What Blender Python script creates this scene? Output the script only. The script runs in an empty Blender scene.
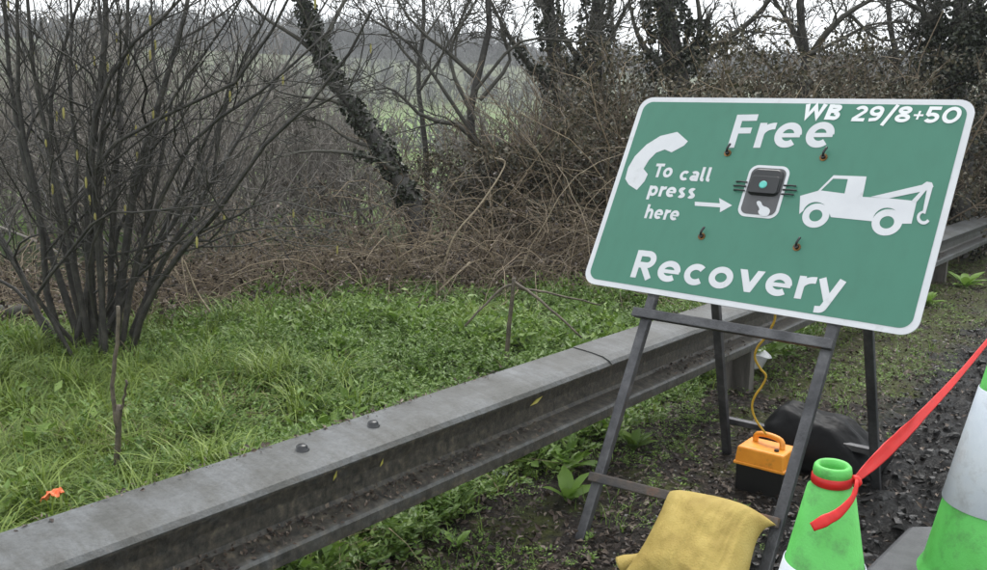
import bpy, math, random
import numpy as np
from mathutils import Vector, geometry
R_ = math.radians
sc = bpy.context.scene
# ------------------------------------------------------------------ camera
H = 1.4548                                   # eye height (m)
F, CX, CY, HZ = 860.0, 493.5, 320.0, 130.0   # focal length and horizon of the photo, in its pixels
PITCH = math.atan((CY - HZ) / F)
cd = bpy.data.cameras.new('camera'); cam = bpy.data.objects.new('camera', cd)
sc.collection.objects.link(cam); sc.camera = cam
cam.location = (0, 0, H); cam.rotation_euler = (math.pi / 2 - PITCH, 0, 0)
cd.sensor_width = 36; cd.lens = F / 987 * 36; cd.shift_y = 35 / 987; cd.clip_start = .05; cd.clip_end = 2000
# ------------------------------------------------------------------ light: bright overcast sky, weak wide sun
SUN_EL, SUN_ROT = R_(58), R_(18)
w = bpy.data.worlds.new('World'); sc.world = w; w.use_nodes = True
nt = w.node_tree; bg = nt.nodes['Background']
sky = nt.nodes.new('ShaderNodeTexSky'); sky.sky_type = 'NISHITA'; sky.sun_disc = False
sky.sun_elevation = SUN_EL; sky.sun_rotation = SUN_ROT; sky.air_density = 1.0; sky.dust_density = 6.0; sky.ozone_density = 1.0
hs = nt.nodes.new('ShaderNodeHueSaturation'); hs.inputs['Saturation'].default_value = .22
nt.links.new(sky.outputs[0], hs.inputs['Color'])
cn = nt.nodes.new('ShaderNodeTexNoise'); cn.inputs['Scale'].default_value = 2.5; cn.inputs['Detail'].default_value = 5
cr_ = nt.nodes.new('ShaderNodeValToRGB'); cr_.color_ramp.elements[0].position = .3; cr_.color_ramp.elements[1].position = .7
cr_.color_ramp.elements[0].color = (6.1, 6.4, 6.7, 1); cr_.color_ramp.elements[1].color = (7.6, 7.9, 8.1, 1)   # closed cloud cover
cm = nt.nodes.new('ShaderNodeMix'); cm.data_type = 'RGBA'; cm.inputs[0].default_value = .88
nt.links.new(cn.outputs[0], cr_.inputs[0]); nt.links.new(hs.outputs[0], cm.inputs[6]); nt.links.new(cr_.outputs[0], cm.inputs[7]); nt.links.new(cm.outputs[2], bg.inputs['Color'])
bg.inputs['Strength'].default_value = .13
sl = bpy.data.lights.new('sun', 'SUN'); sl.energy = 1.5; sl.angle = R_(35); sl.color = (1, .97, .93)
so = bpy.data.objects.new('sun', sl); sc.collection.objects.link(so)
_d = Vector((math.sin(SUN_ROT) * math.cos(SUN_EL), math.cos(SUN_ROT) * math.cos(SUN_EL), math.sin(SUN_EL)))
so.rotation_euler = _d.to_track_quat('Z', 'Y').to_euler()
sc.view_settings.view_transform = 'Standard'; sc.view_settings.look = 'None'
sc.view_settings.gamma = 1; sc.view_settings.use_curve_mapping = False
sc.view_settings.exposure = 0.95
sc.render.engine = 'CYCLES'; sc.cycles.max_bounces = 6; sc.cycles.diffuse_bounces = 3; sc.cycles.transparent_max_bounces = 4

# ------------------------------------------------------------------ geometry of the place
cp, sp_ = math.cos(PITCH), math.sin(PITCH)
def ray(u, v):
    x, y = (u - CX) / F, (v - CY) / F
    return np.array([x, cp - y * sp_, -y * cp - sp_])
def gp(u, v, z=0.0):                # point at height z seen at u, v
    d = ray(u, v); return d * ((z - H) / d[2]) + np.array([0, 0, H])
def at(u, v, y):                    # point at forward distance y
    d = ray(u, v); return d * (y / d[1]) + np.array([0, 0, H])
def project(P):
    P = np.asarray(P, float) - np.array([0, 0, H])
    zc = P[..., 1] * cp - P[..., 2] * sp_; yc = -P[..., 1] * sp_ - P[..., 2] * cp
    zc = np.where(zc < .05, .05, zc)
    return CX + F * P[..., 0] / zc, CY + F * yc / zc
DD = np.array([.634, .773]); SS = np.array([.773, -.634])     # along the road / across it, towards the carriageway
def RO(t, o, z=0.0):
    return np.array([DD[0] * t + SS[0] * o, DD[1] * t + SS[1] * o, z])
rng = np.random.default_rng(7)
def hash2(ix, iy, s):
    n = (ix.astype(np.int64) * 374761393 + iy.astype(np.int64) * 668265263 + s * 974634777) & 0x7fffffff
    n = ((n ^ (n >> 13)) * 1274126177) & 0x7fffffff
    return ((n ^ (n >> 16)) & 0xffff) / 65535.0
def vnoise(x, y, s=0):
    ix, iy = np.floor(x), np.floor(y); fx, fy = x - ix, y - iy
    fx = fx * fx * (3 - 2 * fx); fy = fy * fy * (3 - 2 * fy)
    a = hash2(ix, iy, s); b = hash2(ix + 1, iy, s); c = hash2(ix, iy + 1, s); d = hash2(ix + 1, iy + 1, s)
    return (a * (1 - fx) + b * fx) * (1 - fy) + (c * (1 - fx) + d * fx) * fy
def fbm(x, y, s=0, o=4):
    r = 0; am = .5
    for k in range(o): r = r + am * vnoise(x * 2 ** k, y * 2 ** k, s + k); am *= .5
    return r
def sstep(a, b, x):
    t = np.clip((x - a) / (b - a), 0, 1); return t * t * (3 - 2 * t)
def gz(x, y):
    x = np.asarray(x, float); y = np.asarray(y, float)
    o = SS[0] * x + SS[1] * y; t = DD[0] * x + DD[1] * y
    near = 1 - sstep(14, 20, np.hypot(x, y))
    z = near * (fbm(x * 3, y * 3, 3) - .47) * .06
    bank = sstep(-2.0, -2.6, o)
    z = z + near * bank * ((fbm(x * 1.3, y * 1.3, 9) - .47) * .22 + .02)
    mud = sstep(-1.35, -1.0, o + (fbm(x * 2, y * 2, 21) - .5) * .5) * near * sstep(.3, .05, o)
    z = z + mud * ((fbm(x * 11, y * 11, 30, 5) - .47) * .14 - .01)
    z = z - sstep(-.05, .2, o) * near * .012
    d = np.hypot(x, y)
    z = z + sstep(32, 190, d) * (13.0 - 9 * np.clip(x / np.maximum(d, 1), -.6, .3) + 3 * (vnoise(x / 60, y / 60, 5) - .5))
    return z

# ------------------------------------------------------------------ helpers
class MB:                                     # collects vertices and faces, links them as ONE mesh object
    def __init__(self): self.v = []; self.f = []; self.n = 0
    def add(self, v, f):
        v = np.asarray(v, float).reshape(-1, 3); f = np.asarray(f, int)
        self.v.append(v); self.f.append(f + self.n); self.n += len(v)
    def build(self, name, m, parent=None, smooth=False):
        V = np.concatenate(self.v); L = root_loc(parent)
        me = bpy.data.meshes.new(name)
        me.vertices.add(len(V)); me.vertices.foreach_set('co', (V - L).astype(np.float32).ravel())
        idx = np.concatenate([f.ravel() for f in self.f]); cnt = np.concatenate([np.full(len(f), f.shape[1]) for f in self.f])
        me.loops.add(len(idx)); me.loops.foreach_set('vertex_index', idx.astype(np.int32))
        me.polygons.add(len(cnt)); me.polygons.foreach_set('loop_start', np.concatenate([[0], np.cumsum(cnt)[:-1]]).astype(np.int32))
        me.polygons.foreach_set('use_smooth', np.full(len(cnt), smooth, dtype=bool))
        me.update(calc_edges=True); me.validate()
        return link(name, me, m, parent)
def root_loc(p):
    L = np.zeros(3)
    while p is not None: L = L + np.array(p.location); p = p.parent
    return L
def link(name, me, m, parent=None):
    o = bpy.data.objects.new(name, me); sc.collection.objects.link(o); o.parent = parent
    if m: me.materials.append(m)
    return o
def tag(o, label, cat, group=None, kind=None):
    o['label'] = label; o['category'] = cat
    if group: o['group'] = group
    if kind: o['kind'] = kind
    return o
def thing(name, label, cat, loc, group=None):
    o = bpy.data.objects.new(name, None); sc.collection.objects.link(o); o.location = tuple(float(c) for c in loc)
    o.empty_display_size = .1
    return tag(o, label, cat, group)
def nrm(a): return a / np.maximum(np.linalg.norm(a, axis=-1, keepdims=True), 1e-9)
def tubes(mb, P, Rd, sides=4, caps=False):    # P (N,K,3), Rd (N,K)
    P = np.asarray(P, float); Rd = np.asarray(Rd, float)
    if P.ndim == 2: P = P[None]; Rd = Rd.reshape(1, -1)
    N, K, _ = P.shape
    T = nrm(np.gradient(P, axis=1)); ref = nrm(rng.normal(size=(N, 1, 3)))
    U = nrm(np.cross(T, ref)); W = np.cross(T, U)
    a = np.arange(sides) / sides * 2 * np.pi
    V = P[:, :, None] + Rd[:, :, None, None] * (np.cos(a)[:, None] * U[:, :, None] + np.sin(a)[:, None] * W[:, :, None])
    base = (np.arange(N) * K * sides)[:, None, None]
    k = np.arange(K - 1)[None, :, None] * sides; j = np.arange(sides)[None, None]; j2 = (j + 1) % sides
    q = np.stack([base + k + j, base + k + j2, base + k + sides + j2, base + k + sides + j], -1).reshape(-1, 4)
    n0 = mb.n; mb.add(V, q)
    if caps:
        for b in range(N):
            mb.f.append(np.array([[n0 + b * K * sides + i for i in range(sides)][::-1]]))
            mb.f.append(np.array([[n0 + b * K * sides + (K - 1) * sides + i for i in range(sides)]]))
def resample(pts, K):
    pts = np.asarray(pts, float); n = len(pts)
    pp = np.vstack([2 * pts[0] - pts[1], pts, 2 * pts[-1] - pts[-2]])
    out = []
    for s in np.linspace(0, n - 1, K):
        i = min(int(s), n - 2); f = s - i; a, b, c, d = pp[i:i + 4]
        out.append(.5 * (2 * b + (c - a) * f + (2 * a - 5 * b + 4 * c - d) * f * f + (3 * b - a - 3 * c + d) * f ** 3))
    return np.array(out)
def bar(mb, p, q, wd, ht, up=(0, 0, 1)):      # box section from p to q
    p = np.asarray(p, float); q = np.asarray(q, float); t = nrm(q - p); up = np.asarray(up, float)
    s = nrm(np.cross(t, up)); u = np.cross(s, t)
    V = [e + a * s * wd / 2 + b * u * ht / 2 for e in (p, q) for a, b in ((-1, -1), (1, -1), (1, 1), (-1, 1))]
    mb.add(V, [[0, 1, 2, 3][::-1], [4, 5, 6, 7], [0, 4, 7, 3][::-1], [1, 2, 6, 5][::-1] if False else [1, 5, 6, 2][::-1], [0, 1, 5, 4][::-1], [3, 2, 6, 7]])
def fixn(o, bevel=0, seg=2):
    import bmesh
    bm = bmesh.new(); bm.from_mesh(o.data)
    bmesh.ops.recalc_face_normals(bm, faces=bm.faces)
    if bevel: bmesh.ops.bevel(bm, geom=list(bm.edges), offset=bevel, segments=seg, affect='EDGES', profile=.6)
    bm.to_mesh(o.data); bm.free(); return o
def lathe(mb, c, prof, n=40):                 # prof list of (r, z)
    a = np.arange(n) / n * 2 * np.pi; V = []
    for r, z in prof: V.append(np.stack([c[0] + r * np.cos(a), c[1] + r * np.sin(a), np.full(n, c[2] + z)], -1))
    V = np.concatenate(V); K = len(prof); k = np.arange(K - 1)[:, None] * n; j = np.arange(n)[None]; j2 = (j + 1) % n
    mb.add(V, np.stack([k + j, k + j2, k + n + j2, k + n + j], -1).reshape(-1, 4))
def leaves(mb, P, D, Nn, L, W, fold=.15):     # diamond leaves folded along the middle
    D = nrm(D); S = nrm(np.cross(D, Nn)); Nn = np.cross(S, D)
    L = L[:, None]; W = W[:, None]
    a = P; b = P + D * L * .45 + S * W / 2 + Nn * W * fold; c = P + D * L; d = P + D * L * .45 - S * W / 2 + Nn * W * fold
    V = np.stack([a, b, c, d], 1); i = np.arange(len(P))[:, None] * 4
    mb.add(V, np.concatenate([i + np.array([[0, 1, 2]]), i + np.array([[0, 2, 3]])]))
def grow(P, Rd, nch, ratio, spread, up=.15, wander=.25, K=6, smin=.2, rr=.55, lmul=1.0, taper=.25):
    # children of polylines P (N,K0,3): returns points and radii of the next level
    N, K0, _ = P.shape; n = N * nch; pi = np.repeat(np.arange(N), nch)
    s = rng.uniform(smin, .97, n) * (K0 - 1); i = np.minimum(s.astype(int), K0 - 2); f = (s - i)[:, None]
    p0 = P[pi, i] * (1 - f) + P[pi, i + 1] * f; tg = nrm(P[pi, i + 1] - P[pi, i])
    ln = np.linalg.norm(np.diff(P, axis=1), axis=2).sum(1)[pi] * ratio * (1.15 - .6 * s / (K0 - 1)) * rng.uniform(.55, 1.25, n) * lmul
    d = nrm(tg + spread * nrm(np.cross(tg, rng.normal(size=(n, 3)))))
    r0 = (Rd[pi, i] * (1 - f[:, 0]) + Rd[pi, i + 1] * f[:, 0]) * rr * rng.uniform(.7, 1.1, n)
    out = [p0]; cur = p0
    for k in range(K - 1):
        d = nrm(d + wander * rng.normal(size=(n, 3)) * .5 + np.array([0, 0, up]) * .5)
        cur = cur + d * (ln / (K - 1))[:, None]; out.append(cur)
    return np.stack(out, 1), r0[:, None] * np.linspace(1, taper, K)[None]

# ------------------------------------------------------------------ materials
def newmat(name):
    m = bpy.data.materials.new(name); m.use_nodes = True; n = m.node_tree.nodes; l = m.node_tree.links
    return m, n, l, n['Principled BSDF']
def ramp(n, cols):
    r = n.new('ShaderNodeValToRGB'); e = r.color_ramp.elements
    ps = np.linspace(0, 1, len(cols)) if not isinstance(cols[0][0], tuple) else [c[1] for c in cols]
    cs = cols if not isinstance(cols[0][0], tuple) else [c[0] for c in cols]
    while len(e) < len(cs): e.new(.5)
    for k, (p, c) in enumerate(zip(ps, cs)): e[k].position = float(p); e[k].color = (*c, 1)
    return r
def mat(name, cols, rough=.6, scale=12, island=False, bump=0, bscale=80, metal=0, transl=0, spec=.5, detail=6, stretch=None):
    m, n, l, b = newmat(name)
    b.inputs['Roughness'].default_value = rough; b.inputs['Metallic'].default_value = metal; b.inputs['Specular IOR Level'].default_value = spec
    tc = n.new('ShaderNodeTexCoord'); vec = tc.outputs['Object']
    if stretch:
        mp = n.new('ShaderNodeMapping'); mp.inputs['Scale'].default_value = stretch; l.new(vec, mp.inputs[0]); vec = mp.outputs[0]
    nz = n.new('ShaderNodeTexNoise'); nz.inputs['Scale'].default_value = scale; nz.inputs['Detail'].default_value = detail
    nz.inputs['Roughness'].default_value = .65; l.new(vec, nz.inputs['Vector'])
    cols = [cols] if not isinstance(cols[0], tuple) else cols
    if len(cols) == 1: cols = [tuple(c * .88 for c in cols[0]), tuple(c * 1.12 for c in cols[0])]
    r = ramp(n, cols)
    if island:
        g = n.new('ShaderNodeNewGeometry'); mx = n.new('ShaderNodeMix'); mx.inputs[0].default_value = .4
        l.new(g.outputs['Random Per Island'], mx.inputs[2]); l.new(nz.outputs[0], mx.inputs[3]); l.new(mx.outputs[0], r.inputs[0])
    else:
        mr = n.new('ShaderNodeMapRange'); mr.inputs[1].default_value = .32; mr.inputs[2].default_value = .68
        l.new(nz.outputs[0], mr.inputs[0]); l.new(mr.outputs[0], r.inputs[0])
    l.new(r.outputs[0], b.inputs['Base Color'])
    if bump:
        n2 = n.new('ShaderNodeTexNoise'); n2.inputs['Scale'].default_value = bscale; n2.inputs['Detail'].default_value = 5; l.new(vec, n2.inputs['Vector'])
        bp = n.new('ShaderNodeBump'); bp.inputs['Strength'].default_value = bump; bp.inputs['Distance'].default_value = .01
        l.new(n2.outputs[0], bp.inputs['Height']); l.new(bp.outputs[0], b.inputs['Normal'])
    if transl:
        t = n.new('ShaderNodeBsdfTranslucent'); l.new(r.outputs[0], t.inputs[0]); ms = n.new('ShaderNodeMixShader'); ms.inputs[0].default_value = transl
        l.new(b.outputs[0], ms.inputs[1]); l.new(t.outputs[0], ms.inputs[2]); l.new(ms.outputs[0], n['Material Output'].inputs[0])
    return m
M = dict(
    grass=mat('grass_blade', [(.055, .10, .012), (.135, .205, .025), (.27, .34, .075)], .5, 3, True, transl=.3),
    herb=mat('herb_leaf', [(.045, .095, .016), (.105, .185, .032), (.20, .285, .065)], .5, 3, True, transl=.3),
    weed=mat('weed_leaf', [(.055, .11, .018), (.12, .205, .033), (.22, .31, .065)], .5, 3, True, transl=.3),
    dock=mat('dock_leaf', [(.14, .26, .035), (.24, .38, .08)], .5, 12, True, transl=.35),
    litter=mat('dead_leaf', [(.008, .005, .004), (.026, .016, .011), (.075, .052, .036), (.30, .25, .20)], .6, 9, True),
    hedge=mat('hedge_leaf', [(.014, .016, .009), (.034, .034, .018), (.074, .064, .036), (.15, .125, .075)], .55, 2, True, transl=.15),
    ivy=mat('ivy_leaf', [(.008, .012, .006), (.016, .022, .010), (.035, .04, .016)], .45, 2, True),
    bark=mat('dark_wet_bark', [(.012, .011, .0098), (.029, .0265, .0225), (.062, .057, .047)], .6, 14, bump=.6, bscale=60),
    bark2=mat('pale_bark', [(.035, .034, .028), (.075, .07, .055)], .7, 10, bump=.5, bscale=40),
    twig=mat('grey_twig', [(.085, .075, .066), (.16, .145, .128), (.29, .265, .235)], .7, 3, True),
    cane=mat('bramble_cane', [(.045, .034, .023), (.13, .098, .066), (.32, .25, .16)], .7, 3, True),
    straw=mat('dead_stalk', [(.16, .125, .085), (.34, .28, .19)], .7, 25),
    stem=mat('dead_stem_wood', [(.05, .042, .033), (.14, .115, .08)], .7, 25, bump=.5),
    catkin=mat('catkin', [(.22, .20, .05), (.36, .32, .11)], .7, 40, True),
    wood=mat('far_woodland_twig', [(.10, .102, .10), (.15, .152, .148)], .8, .3, True),
    white=mat('sign_white', [(.53, .54, .57), (.60, .61, .635)], .38, 6),
    sticker=mat('white_sticker', [(.68, .69, .71), (.74, .75, .76)], .4, 6),
    green=None, steel=None,
    straw_grass=mat('dead_grass_blade', [(.11, .08, .045), (.22, .17, .095), (.34, .28, .17)], .7, 3, True, transl=.2),
    yellow_leaf=mat('yellow_leaf', [(.34, .30, .05), (.46, .42, .10)], .5, 30),
    clod=mat('wet_mud_clod', [(.002, .002, .002), (.004, .0037, .0034), (.011, .0098, .0085)], .3, 3, True, bump=.4, bscale=150, spec=.35),
    chip=mat('stone_chip', [(.03, .028, .025), (.10, .095, .09), (.24, .23, .21)], .55, 3, True),
    dark=mat('unit_black_plastic', (.012, .013, .015), .28, 20),
    grey=mat('unit_grey_film', (.07, .07, .075), .45, 20),
    leg=mat('worn_steel_frame', [(.028, .029, .032), (.06, .06, .065), (.11, .11, .115)], .45, 9, bump=.25, bscale=120, metal=.35),
    rust=mat('rusty_steel_bar', [(.04, .04, .043), (.08, .065, .055), (.22, .08, .03)], .6, 7, bump=.3, bscale=120),
    post=mat('barrier_post_steel', [(.06, .055, .048), (.11, .10, .09), (.15, .14, .125)], .6, 7, bump=.3, bscale=60, metal=.2, stretch=(3, 3, .6)),
    cone=mat('fluorescent_green_plastic', [(.075, .38, .06), (.095, .46, .085), (.11, .49, .10)], .5, 7, bump=.12, bscale=180),
    sleeve=mat('reflective_white_sleeve', [(.58, .64, .72), (.68, .73, .79), (.76, .78, .80)], .3, 2.2, bump=.15, bscale=200),
    rubber=mat('grey_rubber', [(.05, .052, .056), (.09, .092, .10)], .7, 14, bump=.4, bscale=150),
    tape=mat('red_plastic_tape', [(.72, .022, .022), (.82, .035, .03)], .4, 10, transl=.35),
    orange=mat('orange_plastic', [(.70, .24, .02), (.80, .31, .03)], .38, 12),
    black=mat('black_plastic', (.012, .012, .012), .35, 20),
    bin=mat('black_polythene_bag', [(.003, .0033, .004), (.006, .0065, .0075)], .5, 8, bump=.25, bscale=16, spec=.14),
    cable=mat('yellow_cable', (.62, .38, .05), .4, 20),
    brass=mat('bolt_brass', [(.07, .035, .015), (.30, .16, .05)], .4, 60, metal=.6),
    tray=mat('white_plastic_litter', (.72, .73, .75), .35, 14),
    wrap=mat('orange_wrapper', [(.75, .12, .03), (.8, .25, .1)], .4, 30),
    teal=mat('teal_button', (.10, .48, .42), .3, 20),
    road=mat('wet_asphalt', [(.022, .022, .023), (.05, .05, .052)], .4, 60, bump=.5, bscale=200),
)
def sign_green():
    m, n, l, b = newmat('sign_green_film')
    tc = n.new('ShaderNodeTexCoord'); nz = n.new('ShaderNodeTexNoise'); nz.inputs['Scale'].default_value = 5; nz.inputs['Detail'].default_value = 8
    l.new(tc.outputs['Object'], nz.inputs['Vector'])
    r = ramp(n, [(.035, .160, .106), (.041, .175, .120)]); l.new(nz.outputs[0], r.inputs[0])
    l.new(r.outputs[0], b.inputs['Base Color']); b.inputs['Roughness'].default_value = .42
    mp = n.new('ShaderNodeMapping'); mp.inputs['Scale'].default_value = (26, 26, 1.6); l.new(tc.outputs['Object'], mp.inputs[0])
    n3 = n.new('ShaderNodeTexNoise'); n3.inputs['Scale'].default_value = 1; n3.inputs['Detail'].default_value = 6; l.new(mp.outputs[0], n3.inputs['Vector'])
    r3 = ramp(n, [((1.06, 1.06, 1.06), .35), ((1, 1, 1), .5), ((.80, .82, .80), .72)]); l.new(n3.outputs[0], r3.inputs[0])
    mm = n.new('ShaderNodeMix'); mm.data_type = 'RGBA'; mm.blend_type = 'MULTIPLY'; mm.inputs[0].default_value = .35; l.new(r.outputs[0], mm.inputs[6]); l.new(r3.outputs[0], mm.inputs[7]); l.new(mm.outputs[2], b.inputs['Base Color'])
    n2 = n.new('ShaderNodeTexNoise'); n2.inputs['Scale'].default_value = 2.2; l.new(tc.outputs['Object'], n2.inputs['Vector'])
    mr = n.new('ShaderNodeMapRange'); mr.inputs[3].default_value = .32; mr.inputs[4].default_value = .55; l.new(n2.outputs[0], mr.inputs[0]); l.new(mr.outputs[0], b.inputs['Roughness'])
    return m
M['green'] = sign_green()
def dirt(m, col, zs, lo, hi, amt):             # scuffs and splashed dirt on plastic
    n = m.node_tree.nodes; l = m.node_tree.links; b = n['Principled BSDF']; src = b.inputs['Base Color'].links[0].from_socket
    tc = n.new('ShaderNodeTexCoord'); z = n.new('ShaderNodeTexNoise'); z.inputs['Scale'].default_value = zs; z.inputs['Detail'].default_value = 9; z.inputs['Roughness'].default_value = .72; l.new(tc.outputs['Object'], z.inputs['Vector'])
    mr = n.new('ShaderNodeMapRange'); mr.inputs[1].default_value = lo; mr.inputs[2].default_value = hi; mr.inputs[4].default_value = amt; l.new(z.outputs[0], mr.inputs[0])
    x = n.new('ShaderNodeMix'); x.data_type = 'RGBA'; l.new(mr.outputs[0], x.inputs[0]); l.new(src, x.inputs[6]); x.inputs[7].default_value = (*col, 1); l.new(x.outputs[2], b.inputs['Base Color'])
dirt(M['cone'], (.05, .12, .04), 11, .52, .74, .75); dirt(M['sleeve'], (.22, .22, .21), 9, .54, .78, .6); dirt(M['white'], (.30, .31, .29), 16, .58, .78, .5)
dirt(M['orange'], (.20, .09, .02), 30, .52, .72, .6); dirt(M['tape'], (.32, .02, .02), 40, .5, .7, .5)
def rail_steel():                              # weathered galvanised steel with grime bands
    m, n, l, b = newmat('weathered_galvanised_steel')
    tc = n.new('ShaderNodeTexCoord')
    def noise(s, d=8, ro=.65):
        z = n.new('ShaderNodeTexNoise'); z.inputs['Scale'].default_value = s; z.inputs['Detail'].default_value = d; z.inputs['Roughness'].default_value = ro
        l.new(tc.outputs['Object'], z.inputs['Vector']); return z.outputs[0]
    r = ramp(n, [((.026, .027, .022), .28), ((.055, .057, .055), .45), ((.080, .085, .088), .58), ((.125, .132, .138), .76)]); l.new(noise(5), r.inputs[0])
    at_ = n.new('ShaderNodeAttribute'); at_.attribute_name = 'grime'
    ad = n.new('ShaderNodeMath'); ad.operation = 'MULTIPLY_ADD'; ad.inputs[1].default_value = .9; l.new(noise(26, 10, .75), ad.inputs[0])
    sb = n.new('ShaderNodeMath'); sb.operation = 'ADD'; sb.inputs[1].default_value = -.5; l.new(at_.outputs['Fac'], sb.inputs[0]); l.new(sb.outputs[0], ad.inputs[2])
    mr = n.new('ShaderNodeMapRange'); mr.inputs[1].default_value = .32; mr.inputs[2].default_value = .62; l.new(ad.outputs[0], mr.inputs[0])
    r2 = ramp(n, [((.022, .021, .019), .35), ((.065, .058, .047), .55), ((.15, .125, .09), .75)]); l.new(noise(40), r2.inputs[0])
    sp = ramp(n, [((.62, .62, .62), .35), ((1, 1, 1), .5), ((1.25, 1.25, 1.25), .68)]); l.new(noise(85, 4, .7), sp.inputs[0])
    ml = n.new('ShaderNodeMix'); ml.data_type = 'RGBA'; ml.blend_type = 'MULTIPLY'; ml.inputs[0].default_value = .6; l.new(r.outputs[0], ml.inputs[6]); l.new(sp.outputs[0], ml.inputs[7]); r = ml
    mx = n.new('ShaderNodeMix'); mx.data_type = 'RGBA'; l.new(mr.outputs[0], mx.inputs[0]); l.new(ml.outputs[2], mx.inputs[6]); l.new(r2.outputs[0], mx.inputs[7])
    l.new(mx.outputs[2], b.inputs['Base Color'])
    sm_ = n.new('ShaderNodeMapping'); sm_.inputs['Rotation'].default_value = (0, 0, -math.atan2(DD[1], DD[0])); l.new(tc.outputs['Object'], sm_.inputs[0])
    s2 = n.new('ShaderNodeMapping'); s2.inputs['Scale'].default_value = (34, 3.5, 3.5); l.new(sm_.outputs[0], s2.inputs[0])
    sz = n.new('ShaderNodeTexNoise'); sz.inputs['Scale'].default_value = 1; sz.inputs['Detail'].default_value = 7; sz.inputs['Roughness'].default_value = .7; l.new(s2.outputs[0], sz.inputs['Vector'])
    sr = ramp(n, [((1.18, 1.18, 1.18), .34), ((1, 1, 1), .48), ((.55, .53, .47), .70)]); l.new(sz.outputs[0], sr.inputs[0])
    sx = n.new('ShaderNodeMix'); sx.data_type = 'RGBA'; sx.blend_type = 'MULTIPLY'; sx.inputs[0].default_value = .75; l.new(mx.outputs[2], sx.inputs[6]); l.new(sr.outputs[0], sx.inputs[7]); l.new(sx.outputs[2], b.inputs['Base Color'])
    b.inputs['Roughness'].default_value = .5; b.inputs['Metallic'].default_value = .1
    bp = n.new('ShaderNodeBump'); bp.inputs['Strength'].default_value = .5; bp.inputs['Distance'].default_value = .008; l.new(noise(60, 10, .7), bp.inputs['Height']); l.new(bp.outputs[0], b.inputs['Normal'])
    return m
M['steel'] = rail_steel()
def ground_mat():
    m, n, l, b = newmat('verge_soil_and_grass')
    tc = n.new('ShaderNodeTexCoord'); P = tc.outputs['Object']
    def noise(s, d=8, ro=.6):
        z = n.new('ShaderNodeTexNoise'); z.inputs['Scale'].default_value = s; z.inputs['Detail'].default_value = d; z.inputs['Roughness'].default_value = ro
        l.new(P, z.inputs['Vector']); return z.outputs[0]
    def dot(v):
        d = n.new('ShaderNodeVectorMath'); d.operation = 'DOT_PRODUCT'; d.inputs[1].default_value = v; l.new(P, d.inputs[0]); return d.outputs['Value']
    def mrange(src, a, c):
        r = n.new('ShaderNodeMapRange'); r.interpolation_type = 'SMOOTHSTEP'; r.inputs[1].default_value = a; r.inputs[2].default_value = c; l.new(src, r.inputs[0]); return r.outputs[0]
    def madd(x, k, y):
        q = n.new('ShaderNodeMath'); q.operation = 'MULTIPLY_ADD'; q.inputs[1].default_value = k; l.new(x, q.inputs[0])
        if isinstance(y, (int, float)): q.inputs[2].default_value = y
        else: l.new(y, q.inputs[2])
        return q.outputs[0]
    def mix(f, a, c):
        x = n.new('ShaderNodeMix'); x.data_type = 'RGBA'; l.new(f, x.inputs[0]); l.new(a, x.inputs[6]); l.new(c, x.inputs[7]); return x.outputs[2]
    def cr(src, cols):
        r = ramp(n, cols); l.new(src, r.inputs[0]); return r.outputs[0]
    o = dot((SS[0], SS[1], 0)); fine = noise(45); mid = noise(3.5)
    soil = cr(fine, [((.005, .004, .003), .3), ((.018, .0125, .009), .5), ((.065, .05, .036), .74)])
    moss = cr(fine, [((.018, .022, .005), .3), ((.075, .085, .015), .7)])
    tt_ = dot((DD[0], DD[1], 0)); ms = mrange(madd(mrange(tt_, 3.6, 5.5), .16, noise(2.6)), .5, .62)
    verge = mix(ms, soil, moss)
    mud = cr(noise(30), [((.003, .003, .003), .3), ((.0065, .0062, .006), .52), ((.022, .020, .018), .74)])
    on = madd(mid, 1.0, madd(o, 1.0, -.5))
    col = mix(mrange(on, -1.35, -1.05), verge, mud)
    bank = cr(fine, [((.014, .02, .006), .3), ((.035, .06, .014), .6)])
    col = mix(mrange(on, -2.1, -2.4), col, bank)
    field = cr(noise(.35), [((.09, .16, .03), .35), ((.12, .20, .045), .5), ((.14, .15, .07), .65)])
    dist = n.new('ShaderNodeVectorMath'); dist.operation = 'LENGTH'; l.new(P, dist.inputs[0])
    fz = mrange(dist.outputs['Value'], 11, 15)
    hill = cr(noise(.12), [((.038, .05, .018), .35), ((.062, .078, .03), .6)])
    field = mix(mrange(dist.outputs['Value'], 60, 100), field, hill)
    col = mix(fz, col, field)
    l.new(col, b.inputs['Base Color']); b.inputs['Specular IOR Level'].default_value = .3
    rr = n.new('ShaderNodeMapRange'); rr.inputs[1].default_value = -1.35; rr.inputs[2].default_value = -1.0; rr.inputs[3].default_value = .75; rr.inputs[4].default_value = .3
    l.new(on, rr.inputs[0]); l.new(rr.outputs[0], b.inputs['Roughness'])
    bp = n.new('ShaderNodeBump'); bp.inputs['Strength'].default_value = 1.0; bp.inputs['Distance'].default_value = .045; l.new(noise(22, 10, .7), bp.inputs['Height']); l.new(bp.outputs[0], b.inputs['Normal'])
    return m
M['ground'] = ground_mat()
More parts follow.
